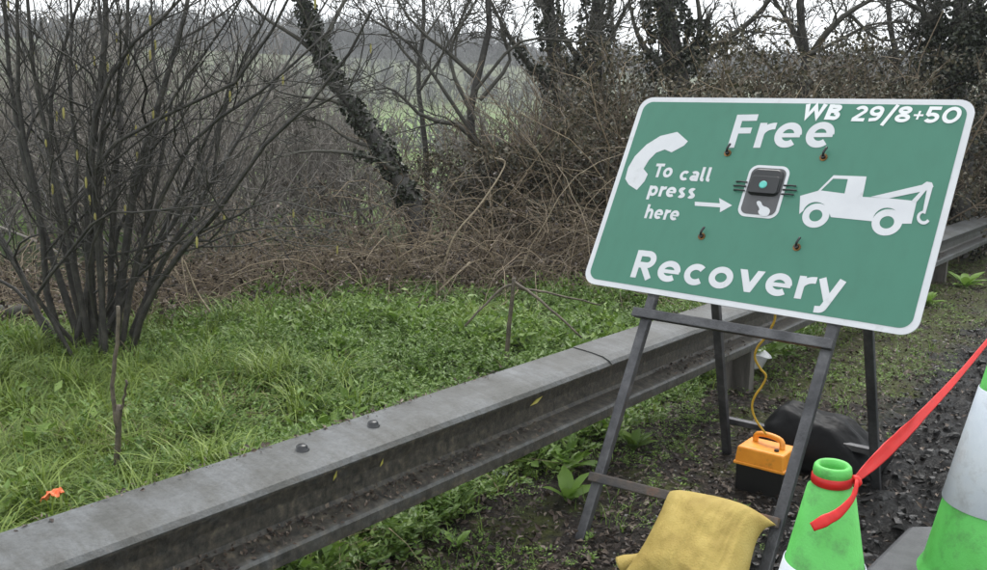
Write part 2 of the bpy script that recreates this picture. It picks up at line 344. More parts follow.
# ------------------------------------------------------------------ ground sheet, road
def axis(a, b, st, far0, far1):
    mid = np.arange(a, b, st)
    def out(n, lim): return np.cumsum(st * 1.14 ** np.arange(1, n + 12))
    s = out(60, 0); lo = a - s[s < a - far0]; hi = b + s[s < far1 - b]
    return np.concatenate([[far0], lo[::-1], mid, hi, [far1]])
xs = axis(-4.2, 4.6, .026, -400, 400); ys = axis(1.7, 9.0, .026, -60, 500)
X, Y = np.meshgrid(xs, ys); g = MB(); nx = len(xs); ny = len(ys)
i = (np.arange(ny - 1)[:, None] * nx + np.arange(nx - 1)[None]).ravel()
g.add(np.stack([X, Y, gz(X, Y)], -1), np.stack([i, i + 1, i + nx + 1, i + nx], 1))
tag(g.build('ground', M['ground'], None, True), 'muddy verge, grassy bank and rising green field', 'ground', None, 'structure')
rd = MB(); tt = np.concatenate([np.arange(-12, 30, .8), np.arange(30, 260, 8)]); prof = [(.16, -.05), (.2, .02), (3.5, .05), (9.5, .0)]
V = np.array([[RO(t, o, z) for o, z in prof] for t in tt]).reshape(-1, 3)
i = (np.arange(len(tt) - 1)[:, None] * 4 + np.arange(3)[None]).ravel()
rd.add(V, np.stack([i, i + 1, i + 5, i + 4], 1)[:, ::-1])
fixn(rd.build('road', M['road'], None, False)).__setitem__('kind', 'structure')

# ------------------------------------------------------------------ crash barrier
RZ = lambda t: -.008 * (t - 2.2)
barrier = thing('crash_barrier', 'weathered grey steel crash barrier with a box beam running along the verge', 'crash barrier', RO(2, -1.9))
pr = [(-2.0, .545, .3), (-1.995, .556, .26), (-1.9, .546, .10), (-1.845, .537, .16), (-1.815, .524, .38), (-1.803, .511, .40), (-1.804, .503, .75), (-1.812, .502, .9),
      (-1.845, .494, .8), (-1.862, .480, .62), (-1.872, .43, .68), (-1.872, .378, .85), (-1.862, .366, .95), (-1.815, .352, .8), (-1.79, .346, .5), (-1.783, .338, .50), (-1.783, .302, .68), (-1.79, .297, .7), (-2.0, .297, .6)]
tt = np.concatenate([np.arange(-2, 14, .15), np.arange(14, 120, 2.)])
mb = MB(); K = len(pr)
def rail_pt(t, o, z):
    dz = .0035 * (vnoise(np.array(t * 1.7), np.array(o * 9), 3) - .5) + .010 * (vnoise(np.array(t * .35), np.array(.5), 8) - .5)
    return RO(t, o + float(dz) * .8, z + RZ(t) + float(dz))
V = np.array([[rail_pt(t, o, z) for o, z, g_ in pr] for t in tt]).reshape(-1, 3)
i = (np.arange(len(tt) - 1)[:, None] * K + np.arange(K)[None]).ravel(); j = (np.arange(len(tt) - 1)[:, None] * K + (np.arange(K)[None] + 1) % K).ravel()
mb.add(V, np.stack([i, i + K, j + K, j], 1))
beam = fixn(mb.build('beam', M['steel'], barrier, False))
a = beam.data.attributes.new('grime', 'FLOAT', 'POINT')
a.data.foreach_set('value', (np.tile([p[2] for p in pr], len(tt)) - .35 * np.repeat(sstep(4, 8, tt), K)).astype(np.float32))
mb = MB(); pj = [(o - .004 if k > 12 else o, z + .0045, g_) for k, (o, z, g_) in enumerate(pr[:5])]      # lap plate at the joint
for t0, t1 in ((2.06, 2.5),):
    pass
tj = np.linspace(2.97, 3.75, 8)
V = np.array([[rail_pt(t, o + .002, z + .0025) for o, z, g_ in pr[1:6]] for t in tj]).reshape(-1, 3)
i = (np.arange(7)[:, None] * 5 + np.arange(4)[None]).ravel(); mb.add(V, np.stack([i, i + 5, i + 6, i + 1], 1))
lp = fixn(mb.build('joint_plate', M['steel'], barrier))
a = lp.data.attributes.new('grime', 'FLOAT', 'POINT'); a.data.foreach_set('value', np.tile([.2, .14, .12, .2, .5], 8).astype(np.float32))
md = lp.modifiers.new('s', 'SOLIDIFY'); md.thickness = .004; md.offset = 0
for u, v in ((302, 450), (373, 426)):
    zc = .545
    for _ in range(3):
        p = gp(u, v, zc); t = DD @ p[:2]; o = SS @ p[:2]; zc = float(np.interp(o, [-1.995, -1.9, -1.815], [.556, .545, .527])) + RZ(t)
    mb = MB(); lathe(mb, (p[0], p[1], zc), [(0, .017), (.012, .016), (.0165, .012), (.018, .002), (.022, .001), (.022, -.004)], 12)
    mb.build('bolt', M['dark'], barrier, True)
for t in (4.5, 6.75, 9.15, 11.55, 13.95, 16.35, -.3, -2.7):
    mb = MB(); c = -1.895; z1 = .30 + RZ(t)
    zpts = [(-.075, -.055), (.02, -.055), (.02, .05), (.075, .05), (.075, .056), (.012, .056), (.012, -.047), (-.075, -.047)]
    V = [RO(t + a_, c + b_, z) for z in (-.25, z1) for a_, b_ in zpts]
    q = [[k, (k + 1) % 8, 8 + (k + 1) % 8, 8 + k] for k in range(8)]
    mb.add(V, q); fixn(mb.build('post', M['post'], barrier))

mb = MB(); n = 5200; t = rng.uniform(.2, 9, n) ; t = t[vnoise(t * 1.3, t * 0, 77) * rng.uniform(.5, 1.5, len(t)) > .35]; n = len(t); led = rng.uniform(size=n) < .72
o = np.where(led, -1.865 + .075 * rng.uniform(size=n) ** 1.6, -1.997 + .012 * rng.normal(size=n)); zz = np.where(led, np.interp(o, [-1.865, -1.815, -1.79], [.367, .353, .347]), .556) + .8 * .0 + rng.uniform(.0, .006, n)
P = np.stack([DD[0] * t + SS[0] * o, DD[1] * t + SS[1] * o, zz + RZ(t)], -1); nn = nrm(rng.normal(size=(n, 3)) * .7 + np.array([SS[0], SS[1], 1.2])); L = rng.uniform(.005, .022, n)
leaves(mb, P, np.cross(nn, rng.normal(size=(n, 3))), nn, L, L * rng.uniform(.2, .7, n), .3)
tag(mb.build('ledge_dirt', M['litter'], None), 'dirt and plant crumbs caught along the ledges of the barrier', 'dirt', None, 'stuff')
for u, v, ln, lb in ((530, 406, .085, 'long yellow leaf stuck on the barrier face near the easel'), (380, 467, .03, 'small yellow leaf on the barrier face below the paired bolts'), (333, 481, .035, 'yellow green leaf on the barrier face farthest left')):
    d = ray(u, v); k = (-1.866) / (SS @ d[:2]); q = d * k + np.array([0, 0, H]); mb = MB()
    leaves(mb, q[None], np.array([[DD[0], DD[1], .25]]) if ln > .05 else np.array([[.3, .2, .8]]), np.array([[SS[0], SS[1], .2]]), np.array([ln]), np.array([ln * .3 if ln < .05 else .016]), .2)
    tag(mb.build('fallen_leaf', M['yellow_leaf'], None), lb, 'leaf', 'yellow leaves on the barrier')

# ------------------------------------------------------------------ easel sign
SO = np.array([.62526, 3.7260, 1.5887]); XA = nrm(np.array([.77320108, -.63349412, -.02907385])); YA = nrm(np.array([-.31895952, -.34885745, -.8812283]))
NF = -np.cross(XA, YA)
SW, SH = 1.26, .835
def SP(u, v, o=0.0): return SO + u * XA + v * YA + o * NF
sign = thing('recovery_sign', 'green free recovery road sign with white lettering bolted on a steel easel', 'road sign', (1.0, 3.0, 0))
def rrect(u0, v0, u1, v1, r, n=8):
    P = []
    for cu, cv, a0 in ((u1 - r, v0 + r, -90), (u1 - r, v1 - r, 0), (u0 + r, v1 - r, 90), (u0 + r, v0 + r, 180)):
        for k in range(n + 1):
            a = R_(a0 + 90 * k / n); P.append((cu + r * math.cos(a), cv + r * math.sin(a)))
    return P
def flat(name, loops, off, m, parent, thick=0.0):    # flat film (loops: outline, then holes) on the sign plane
    tri = geometry.tessellate_polygon([[Vector((u, v, 0)) for u, v in lp] for lp in loops])
    P = [p for lp in loops for p in lp]; mb = MB(); n = len(P)
    V = [SP(u, v, off) for u, v in P]
    T = []
    for t3 in tri:
        a, b, c = (np.array(P[k]) for k in t3)
        ar = (b[0] - a[0]) * (c[1] - a[1]) - (b[1] - a[1]) * (c[0] - a[0])
        if abs(ar) < 1e-12: continue
        T.append(list(t3) if ar < 0 else list(t3)[::-1])
    if not thick: mb.add(V, T)
    else:
        V2 = [SP(u, v, off - thick) for u, v in P]
        mb.add(V + V2, T); mb.f.append(np.array([[k + n for k in t3[::-1]] for t3 in T])); s0 = 0; Q = []
        for lp in loops:
            L = len(lp); Q += [[s0 + k, s0 + (k + 1) % L, n + s0 + (k + 1) % L, n + s0 + k] for k in range(L)]; s0 += L
        mb.f.append(np.array(Q))
    o = mb.build(name, m, parent)
    return fixn(o) if thick else o
board = flat('sign_board', [rrect(0, 0, SW, SH, .055)], 0, M['white'], sign, .006)
face = flat('green_face', [rrect(.0215, .0215, SW - .0215, SH - .0215, .04)], .0012, M['green'], board)
# hand drawn alphabet: every letter is a few strokes of even weight (baseline 0, x height 1, capitals 1.36)
def arc(cx, cy, rx, ry, a0, a1, n=20): return [(cx + rx * math.cos(R_(a0 + (a1 - a0) * k / n)), cy + ry * math.sin(R_(a0 + (a1 - a0) * k / n))) for k in range(n + 1)]
def glyph(ch, h):                                # h = half the stroke weight -> (width, strokes)
    C = 1.36; x1 = 1 - h
    if ch == 'F': return .86, [[(h, 0), (h, C)], [(h, C - h), (.86, C - h)], [(h, .70), (.76, .70), .9]]
    if ch == 'R': return .98, [[(h, 0), (h, C)], [(h, C - h), (.56, C - h)] + arc(.56, .94, .40 - h, .42 - h, 90, -90)[1:] + [(h, .52 + h)], [(.46, .60), (.84, 0)]]
    if ch == 'T': return .98, [[(0, C - h), (.98, C - h)], [(.49, 0), (.49, C - h)]]
    if ch == 'r': return .64, [[(h, 0), (h, 1)], arc(.60, .50, .60 - h, .5 - h, 172, 84, 12)]
    if ch == 'e': return 1.0, [arc(.50, .5, .50 - h, .5 - h, 0, 312, 36), [(h, .49), (1 - h * .3, .49), .62]]
    if ch == 'c': return .88, [arc(.49, .5, .49 - h, .5 - h, 46, 314, 32)]
    if ch == 'o': return 1.0, [arc(.5, .5, .5 - h, .5 - h, 0, 360, 40)]
    if ch == 'v':
        q = 2.15 * h; return 1.0, [('poly', [(0, 1), (q, 1), (.5, 1 - (.5 - q) / (.5 - .9 * h)), (1 - q, 1), (1, 1), (.5 + .9 * h, 0), (.5 - .9 * h, 0)])]
    if ch == 'y': return 1.0, [[(h, 1), (.50, .06)], [(1 - h, 1), (.46, -.14)] + arc(.28, -.12, .17, .22, 0, -85, 10)[2:] + [(.12, -.35)]]
    if ch == 'a': return .86, [arc(.44, .66, .42 - h, .34 - h, 150, 0, 16) + [(.86 - h, .6), (.86 - h, 0)], arc(.40, .30, .40 - h, .30 - h, 20, 340, 28)]
    if ch == 'l': return .42, [[(h, C + .06), (h, .28)] + arc(.32, .28, .32 - h, .28 - h, 180, 265, 10)[1:] + [(.40, h)]]
    if ch == 'p': return .96, [[(h, -.36), (h, 1)], arc(.50, .5, .46 - h, .5 - h, 170, -170, 32)]
    if ch == 'h': return .90, [[(h, 0), (h, C + .04)], arc(.48, .56, .42 - h, .44 - h, 165, 0, 16) + [(.90 - h, 0)]]
    if ch == 's': return .80, [arc(.40, .73, .36 - h, .27 - h * .9, 35, 250, 18) + arc(.40, .27, .38 - h, .27 - h * .9, 70, -145, 18)]
    if ch == 'W': return 1.75, [[(h, C), (.46, h * 1.3), (.875, C - h), (1.29, h * 1.3), (1.75 - h, C)]]
    if ch == 'B': return 1.12, [[(h, 0), (h, C)], [(h, C - h), (.70, C - h)] + arc(.70, 1.02, .36 - h, .34 - h, 90, -90)[1:] + [(h, .68 + h * .4), .85], [(h, .68 + h * .4), (.72, .68 + h * .4)] + arc(.72, .36, .40 - h, .36 - h * .8, 88, -90)[1:] + [(h, h), .9]]
    if ch == '2': return 1.08, [arc(.54, .96, .50 - h, .40 - h, 165, -25, 20) + [(.12, h * 1.2)], [(.04, h), (1.06, h)]]
    if ch == '9': return 1.12, [arc(.56, .92, .54 - h, .44 - h, 0, 360, 36), arc(.50, .78, .60 - h, .78 - h, 12, -62, 14) + [(.18, h)]]
    if ch == '8': return 1.14, [arc(.57, 1.02, .50 - h, .34 - h, 0, 360, 32), arc(.57, .37, .56 - h, .37 - h, 0, 360, 32)]
    if ch == '5': return 1.12, [[(1.02, C - h), (.24, C - h), (.20, .74)] + arc(.54, .43, .55 - h, .43 - h, 125, -150, 26)]
    if ch == '0': return 1.30, [arc(.65, .68, .65 - h, .68 - h, 0, 360, 40)]
    if ch == '/': return .80, [[(h * .6, -.30), (.80 - h * .6, C + .10)]]
    if ch == '+': return .80, [[(.04, .62), (.76, .62)], [(.40, .26), (.40, .98)]]
def stroke_mesh(mb, pts, hw, off, fn):
    P = np.array(pts, float); n = len(P); T = nrm(np.diff(P, axis=0)); closed = np.linalg.norm(P[0] - P[-1]) < 1e-6
    L, Rr = [], []
    for k in range(n):
        a = T[k - 1] if k else (T[-1] if closed else T[0]); b = T[k] if k < n - 1 else (T[0] if closed else T[-1])
        na = np.array([-a[1], a[0]]); nb = np.array([-b[1], b[0]]); m = na + nb; m = m / np.linalg.norm(m); s = min(1 / max(m @ na, .25), 2.2)
        L.append(P[k] + m * hw * s); Rr.append(P[k] - m * hw * s)
    V = [fn(*p, off) for p in L + Rr]
    mb.add(V, [[k, n + k, n + k + 1, k + 1] for k in range(n - 1)])
def lettering(word, u0, u1, vb, ch, weight=.26, m=None, gap=.20, shear=0.0, off=.0022, cap=True, drop=0.0):
    # u0..u1 horizontal extent, vb baseline, ch capital height (or x height when cap is False)
    m = m or M['white']; unit = ch / 1.36 if cap else ch; h = weight / 2; W = []; x = 0
    for c in word:
        hh = h * (.55 if c == '+' else 1)
        w, st = glyph(c, hh); W.append((x, st, hh)); x += w + gap * (.45 if c in '/+' else 1) - (.12 if c in 'rT' else 0) - (.06 if c == 'v' else 0)
    tot = x - gap; kx = (u1 - u0) / tot; mb = MB(); q = 0
    for x0, st, hh in W:
        for s in st:
            fn = lambda a, b, o: SP(u0 + a + shear * b, vb - b - drop * a / (u1 - u0), o)
            if s[0] == 'poly':
                V2 = [((x0 + a) * kx, b * unit) for a, b in s[1]]; T = geometry.tessellate_polygon([[Vector((a, b, 0)) for a, b in V2]])
                mb.add([fn(a, b, off) for a, b in V2], [list(t) for t in T]); continue
            hw = hh
            if not isinstance(s[-1], tuple): hw = hh * s[-1]; s = s[:-1]
            stroke_mesh(mb, [((x0 + a) * kx, b * unit) for a, b in s], hw * (kx * .5 + unit * .5), off + q * .00004, fn); q += 1
    return fixn_up(mb.build('lettering', m, face))
def fixn_up(o):
    return o
lettering('Free', .443, .829, .2145, .141, .27, gap=.18, drop=.018)
lettering('Recovery', .206, 1.010, .783, .114, .27, gap=.18, drop=.018)
for wd, a, b, vb, x in (('To', .166, .246, .3575, .0445), ('call', .283, .412, .3635, .0430), ('press', .168, .372, .4385, .0445), ('here', .186, .331, .5345, .0430)):
    lettering(wd, a, b, vb, x, .29, cap=False, gap=.19, drop=.003)
lettering('WB', .690, .829, .0865, .062, .36, gap=.16, shear=.12, off=.003, m=M['sticker'])
lettering('29/8+50', .872, 1.218, .0905, .062, .29, gap=.16, shear=.12, off=.003, m=M['sticker'])
PHONE=[(0.045, 0.3736), (0.0418, 0.3242), (0.0557, 0.271), (0.0917, 0.2168), (0.142, 0.1756), (0.2118, 0.1549), (0.2709, 0.1944), (0.26, 0.2135), (0.2149, 0.2454), (0.1811, 0.2343), (0.1471, 0.2506), (0.1256, 0.2845), (0.1138, 0.324), (0.1407, 0.3463), (0.1363, 0.3782), (0.1142, 0.4183), (0.0695, 0.3977)]
BODY=[(0.7721, 0.3888), (0.8291, 0.3646), (0.8677, 0.3016), (0.9789, 0.2986), (0.984, 0.375), (1.0636, 0.3727), (1.1573, 0.3757), (1.1594, 0.4564), (1.131, 0.4594), (1.125, 0.4422), (1.119, 0.4319), (1.1114, 0.4229), (1.1023, 0.4156), (1.0924, 0.4104), (1.0821, 0.4076), (1.0718, 0.4072), (1.062, 0.4094), (1.0533, 0.4141), (1.0461, 0.421), (1.0407, 0.4298), (1.0375, 0.44), (1.0364, 0.4512), (1.0357, 0.4605), (0.8985, 0.4591), (0.8909, 0.4472), (0.8856, 0.4366), (0.8785, 0.427), (0.8698, 0.4189), (0.86, 0.4127), (0.8494, 0.4086), (0.8387, 0.407), (0.8283, 0.4079), (0.8188, 0.4113), (0.8106, 0.417), (0.8042, 0.4247), (0.7998, 0.4341), (0.7978, 0.4447), (0.7874, 0.4585)]
WINDOW=[(0.8393, 0.3626), (0.8694, 0.3144), (0.9195, 0.3126), (0.922, 0.3675)]
BOOM=[(1.0095, 0.3728), (1.1602, 0.3165), (1.1714, 0.3041), (1.1881, 0.3061), (1.1959, 0.3204), (1.1892, 0.3318), (1.0686, 0.3734)]
STRUT=[(1.1412, 0.3771), (1.1692, 0.3252), (1.1795, 0.3299), (1.1579, 0.3784)]
LINE=[(1.1783, 0.3245), (1.1942, 0.3232), (1.1935, 0.4187), (1.1839, 0.4169)]
HOOK=[(1.1857, 0.4086), (1.1799, 0.4102), (1.1752, 0.4139), (1.1718, 0.4192), (1.1702, 0.4256), (1.1704, 0.4327), (1.1725, 0.4398), (1.1762, 0.4462), (1.1812, 0.4514), (1.1871, 0.4549), (1.1934, 0.4563), (1.1994, 0.4557), (1.2047, 0.453), (1.2087, 0.4485), (1.2112, 0.4426), (1.2036, 0.4364), (1.2021, 0.4399), (1.1997, 0.4426), (1.1965, 0.4442), (1.1929, 0.4446), (1.1891, 0.4437), (1.1856, 0.4416), (1.1826, 0.4385), (1.1804, 0.4347), (1.1791, 0.4304), (1.179, 0.4262), (1.18, 0.4223), (1.182, 0.4191), (1.1848, 0.4169), (1.1883, 0.4159)]
ARROW=[(0.3787, 0.4465), (0.481, 0.4443), (0.4719, 0.4231), (0.5314, 0.448), (0.4918, 0.4804), (0.4871, 0.4603), (0.3837, 0.4629)]
HAND=[(0.6241, 0.4331), (0.6299, 0.4253), (0.6405, 0.4288), (0.648, 0.4422), (0.6677, 0.446), (0.6784, 0.4561), (0.6757, 0.4747), (0.6528, 0.4781), (0.6378, 0.4628), (0.6433, 0.4538)]
def circ(cu, cv, r, n=36): return [(cu + r * math.cos(2 * math.pi * k / n), cv + r * math.sin(2 * math.pi * k / n)) for k in range(n)]
def smooth_loop(P, it=2):
    for _ in range(it):
        P = [q for k in range(len(P)) for q in ((.75 * P[k][0] + .25 * P[(k + 1) % len(P)][0], .75 * P[k][1] + .25 * P[(k + 1) % len(P)][1]), (.25 * P[k][0] + .75 * P[(k + 1) % len(P)][0], .25 * P[k][1] + .75 * P[(k + 1) % len(P)][1]))]
    return P
flat('phone_symbol', [PHONE], .0022, M['white'], face)
flat('arrow_symbol', [ARROW], .0022, M['white'], face)
truck = flat('tow_truck_symbol', [BODY, WINDOW], .0022, M['white'], face)
for nm, lp, of in (('crane_arm', [BOOM], .0026), ('crane_strut', [STRUT], .003), ('tow_cable', [LINE], .0034), ('tow_hook', [HOOK], .0038),
               ('wheel', [circ(.8458, .4583, .0462), circ(.8458, .4583, .0225)], .0024), ('wheel', [circ(1.0834, .4596, .0478), circ(1.0834, .4596, .0225)], .0024)):
    pm = flat(nm, lp, of, M['white'], face)
# the call unit in the middle of the board
unit = flat('call_unit', [rrect(.558, .279, .712, .487, .034)], .003, M['white'], sign, .0012)
flat('lower_panel', [rrect(.569, .290, .701, .476, .025)], .0042, M['grey'], unit)
def boxed(name, loop, o0, o1, m, parent, bev, inset=.0):
    n = len(loop); c = np.mean(loop, 0); mb = MB()
    rings = [(0, o0), (0, o1 - bev), (bev * .35, o1 - bev * .35), (bev, o1)]
    V = []
    for ins, of in rings:
        for p in loop:
            d = c - np.array(p); q = np.array(p) + d / np.linalg.norm(d) * ins; V.append(SP(q[0], q[1], of))
    Q = [[r * n + k, r * n + (k + 1) % n, (r + 1) * n + (k + 1) % n, (r + 1) * n + k] for r in range(3) for k in range(n)]
    mb.add(V, Q); mb.f.append(np.array([[3 * n + k for k in range(n)]]))
    o = fixn(mb.build(name, m, parent, False)); return o
boxed('button_housing', rrect(.571, .294, .695, .402, .026), .003, .012, M['dark'], unit, .009)
boxed('button_surround', rrect(.580, .328, .690, .398, .012), .012, .020, M['dark'], unit, .004)
bt = MB(); cu, cv = .633, .3635
boxed('call_button', circ(cu, cv, .0155, 24), .012, .023, M['teal'], unit, .004)
flat('button_ring', [circ(cu, cv, .0205), circ(cu, cv, .0158)], .0206, M['dark'], unit)
HAND = [(.651 + (u - .651) * 1.15, .452 + (v - .452) * 1.15) for u, v in HAND]
flat('pointing_hand_symbol', [smooth_loop(HAND, 1)], .0052, M['white'], unit)
for s, u0, u1 in ((0, .515, .566), (1, .704, .757)):
    mb = MB()
    for k in range(3):
        vv = .352 + k * .017 + s * .002; L = [SP(u0 + .006 * (k != 1) if s == 0 else u0, vv, .004), SP((u0 + u1) / 2, vv + .002, .012), SP(u1 if s == 0 else u1 - .006 * (k != 1), vv + .001, .008)]
        tubes(mb, resample(L, 9), np.full((1, 9), .0032), 6, True)
    mb.build('cable_tie', M['dark'], unit, True)
for u, v in ((.451, .237), (.815, .235), (.449, .583), (.812, .583)):
    mb = MB(); c = SP(u, v, .001)
    P = np.array([c, c + NF * .003]); tubes(mb, P, np.array([[.0145, .014]]), 14, True)
    b = mb.build('bolt', M['brass'], sign)
    mb = MB(); tubes(mb, np.array([c + NF * .003, c + NF * .013]), np.array([[.009, .008]]), 6, True); mb.build('nut', M['dark'], b)
    mb = MB(); tubes(mb, resample([c + NF * .01, c + NF * .02 - YA * .012 + XA * .002, c + NF * .018 - YA * .032 + XA * .008], 8), np.full((1, 8), .0045), 6, True); mb.build('tie_end', M['dark'], b, True)
# easel frame
def leg(name, a, b, wd=.037, m=M['leg'], up=NF):
    mb = MB(); bar(mb, a, b, wd, wd * .8, up); return fixn(mb.build(name, m, sign), .004)
for u, f in ((.302, .325), (1.0, .993)):
    q = SP(f, 1.79, -.03); q = q + YA * ((-.03 - q[2]) / YA[2]) * 1.0
    leg('front_leg', SP(u, .06, -.03), q)
for u, ft in ((.36, (1.09, 3.78)), (.95, (1.60, 3.35))):
    top = SP(u, .30, -.055); leg('rear_leg', top, np.array([ft[0], ft[1], -.03]), .036)
leg('cross_bar', SP(.265, .917, -.004), SP(1.02, .906, -.004), .036)
leg('cross_bar', SP(.300, 1.565, .002), SP(1.005, 1.520, .002), .034, M['rust'])
leg('rear_bar', np.array([1.06, 3.79, .15]), np.array([1.63, 3.33, .15]), .034, M['leg'], (0, 0, 1))
leg('hinge_bar', SP(.28, .30, -.06), SP(1.02, .30, -.06), .03)

# ------------------------------------------------------------------ traffic cones and tape
def cone(label, x, y, h, r0, rt, rot, tape_z=None, base=.44):
    c = thing('traffic_cone', label, 'traffic cone', (x, y, 0), 'green and white traffic cones')
    rb = lambda z: rt + (r0 - rt) * (1 - z / h)
    zn = h - .055
    prof = [(rb(.05) * 1.03, .06), (rb(.09) * 1.0, .085), (rb(.10) * .985, .095), (rb(zn), zn), (rt * .97, zn + .008), (rt * .93, zn + .016), (rt * .95, zn + .024), (rt * 1.03, zn + .030), (rt * 1.05, h - .016), (rt * 1.0, h - .005), (rt * .88, h), (rt * .74, h - .003), (rt * .64, h - .014), (rt * .6, h - .12)]
    mb = MB(); lathe(mb, (x, y, 0), prof, 48); mb.build('cone_body', M['cone'], c, True)
    mb = MB(); z0, z1 = .315 * h, (.692 if h < .9 else .685) * h
    lathe(mb, (x, y, 0), [(rb(z0) + .0005, z0), (rb(z0) + .003, z0 + .002), (rb(z1) + .003, z1 - .002), (rb(z1) + .0005, z1)], 48); mb.build('reflective_sleeve', M['sleeve'], c, True)
    b = base / 2; mb = MB(); V = []
    for z, s, ch in ((-.01, 1, .25), (.045, 1, .25), (.062, .93, .27)):
        for k in range(4):
            a = rot + k * math.pi / 2
            for da in (-ch * .62, ch * .62):
                rr = b * math.sqrt(2) * .93 * s; V.append([x + rr * math.cos(a + da), y + rr * math.sin(a + da), z])
    Q = [[r * 8 + k, r * 8 + (k + 1) % 8, (r + 1) * 8 + (k + 1) % 8, (r + 1) * 8 + k] for r in range(2) for k in range(8)]
    mb.add(V, Q); mb.f.append(np.array([[16 + k for k in range(8)]])); fixn(mb.build('cone_base', M['rubber'], c), .006)
    return c
C1 = (.735, 1.75); C2 = (1.582, 2.5)
cone('green traffic cone with red tape knotted round its open top', C1[0], C1[1], .75, .186, .0385, R_(40))
cone('taller green and white traffic cone at the right edge on grey rubber base', C2[0], C2[1], 1.0, .215, .04, R_(92), base=.60)
tape = thing('barrier_tape', 'red plastic tape tied round the cone top and stretched to the next cone', 'tape', (C1[0], C1[1], .70))
zt = .7155
mb = MB(); lathe(mb, (C1[0], C1[1], zt), [(.0385, -.0115), (.0425, -.009), (.043, 0), (.0425, .009), (.0385, .0115)], 40); mb.build('neck_loop', M['tape'], tape, True)
knot = np.array([C1[0] + .040, C1[1] - .016, zt])
end = np.array([C2[0] - .04, C2[1] - .01, .945])
def ribbon(name, pts, wid, K=60, thick=.0018, tw=(0, 0), upv=(0, 0, 1)):
    P = resample(pts, K); s = np.linspace(0, 1, K); T = nrm(np.gradient(P, axis=0)); up = np.array(upv, float)
    S = nrm(np.cross(T, up)); U = np.cross(S, T); W = np.interp(s, *wid) * (1 + .10 * (vnoise(s * 22, s * 0, 5) - .5)); A = np.interp(s, tw[0], tw[1]) if isinstance(tw[0], (list, tuple)) else np.linspace(tw[0], tw[1], K)
    n = 10; a = np.arange(n) / n * 2 * np.pi
    th = thick + .004 * np.exp(-((W - .008) / .006) ** 2)
    dx = np.cos(a)[None] * W[:, None] / 2; dy = np.sin(a)[None] * th[:, None] / 2 + .22 * W[:, None] * (np.cos(a)[None] ** 2 - .5) * .35
    e1 = np.cos(A)[:, None] * U + np.sin(A)[:, None] * S; e2 = -np.sin(A)[:, None] * U + np.cos(A)[:, None] * S
    dy = dy + .0035 * (vnoise(s[:, None] * 30 + 0 * a, np.cos(a)[None] * 1.6 + 0 * s[:, None], 9) - .5) * np.minimum(1, W[:, None] / .03)
    V = P[:, None] + dx[..., None] * e1[:, None] + dy[..., None] * e2[:, None]
    k = np.arange(K - 1)[:, None] * n; j = np.arange(n)[None]; j2 = (j + 1) % n; mb = MB()
    mb.add(V, np.stack([k + j, k + j2, k + n + j2, k + n + j], -1).reshape(-1, 4))
    mb.f.append(np.array([list(range(n))[::-1], [(K - 1) * n + q for q in range(n)]]))
    return fixn(mb.build(name, M['tape'], tape, True))
mid = [knot + (end - knot) * s + np.array([0, 0, -.025 * math.sin(math.pi * s)]) for s in (0, .15, .35, .6, .85, 1)]
ribbon('stretched_band', mid, ([0, .03, .12, .2, .3, .45, .6, 1], [.014, .018, .030, .037, .033, .022, .014, .010]), tw=([0, .1, .3, .5, 1], [-.4, -.45, -.4, -.7, -1.0]))
tl = [knot + np.array([.002, -.004, .004]), at(857, 482, 1.69), at(853, 497, 1.665), at(840, 512, 1.64), at(826, 520, 1.625), at(812, 527, 1.62)]
ribbon('loose_end', tl, ([0, .15, .4, .6, .85, 1], [.010, .011, .013, .019, .025, .019]), K=40, tw=(.2, .1), upv=(-.2, .3, .9))
mb = MB(); tubes(mb, resample([knot + np.array([-.004, .004, .010]), knot + np.array([.006, -.006, .004]), knot + np.array([.004, -.008, -.010])], 7), np.array([[.004, .008, .010, .0095, .010, .007, .004]]), 8, True); mb.build('knot', M['tape'], tape, True)
mb = MB(); lathe(mb, (C2[0], C2[1], .93), [(.056, -.012), (.0585, -.009), (.0585, .009), (.0535, .012)], 32); mb.build('neck_loop', M['tape'], tape, True)

# ------------------------------------------------------------------ lamp battery, cable, bags
def L3(c, t, o, z): return np.array([*(c[:2] + DD * t + SS * o), c[2] + z])
bc = np.array([*RO(3.31, -1.255)[:2], 0.0]); bat = thing('lamp_battery', 'orange and black battery box with handle behind the easel leg', 'battery box', bc)
def cbox(name, hw, hd, z0, z1, m, parent, bev, top=1.0, c=bc):
    mb = MB(); V = [L3(c, a * hd * s, b * hw * s, z) for z, s in ((z0, 1), (z1, top)) for a, b in ((-1, -1), (-1, 1), (1, 1), (1, -1))]
    mb.add(V, [[3, 2, 1, 0], [4, 5, 6, 7]] + [[k, (k + 1) % 4, 4 + (k + 1) % 4, 4 + k] for k in range(4)]); return fixn(mb.build(name, m, parent, False), bev, 3)
cbox('case', .098, .072, -.01, .115, M['black'], bat, .008, 1.0)
lid = cbox('lid', .104, .078, .112, .182, M['orange'], bat, .010, .93)
cbox('rim', .107, .081, .106, .118, M['orange'], lid, .004, 1.0)
mb = MB(); P = resample([L3(bc, .03, -.062, .176), L3(bc, .03, -.055, .212), L3(bc, .02, 0, .222), L3(bc, .01, .055, .212), L3(bc, .0, .064, .176)], 16); tubes(mb, P, np.full((1, 16), .012), 8, True); mb.build('handle', M['orange'], lid, True)
mb = MB(); tubes(mb, np.array([L3(bc, -.035, .055, .178), L3(bc, -.035, .055, .19)]), np.array([[.011, .009]]), 8, True); mb.build('terminal_plug', M['black'], lid)
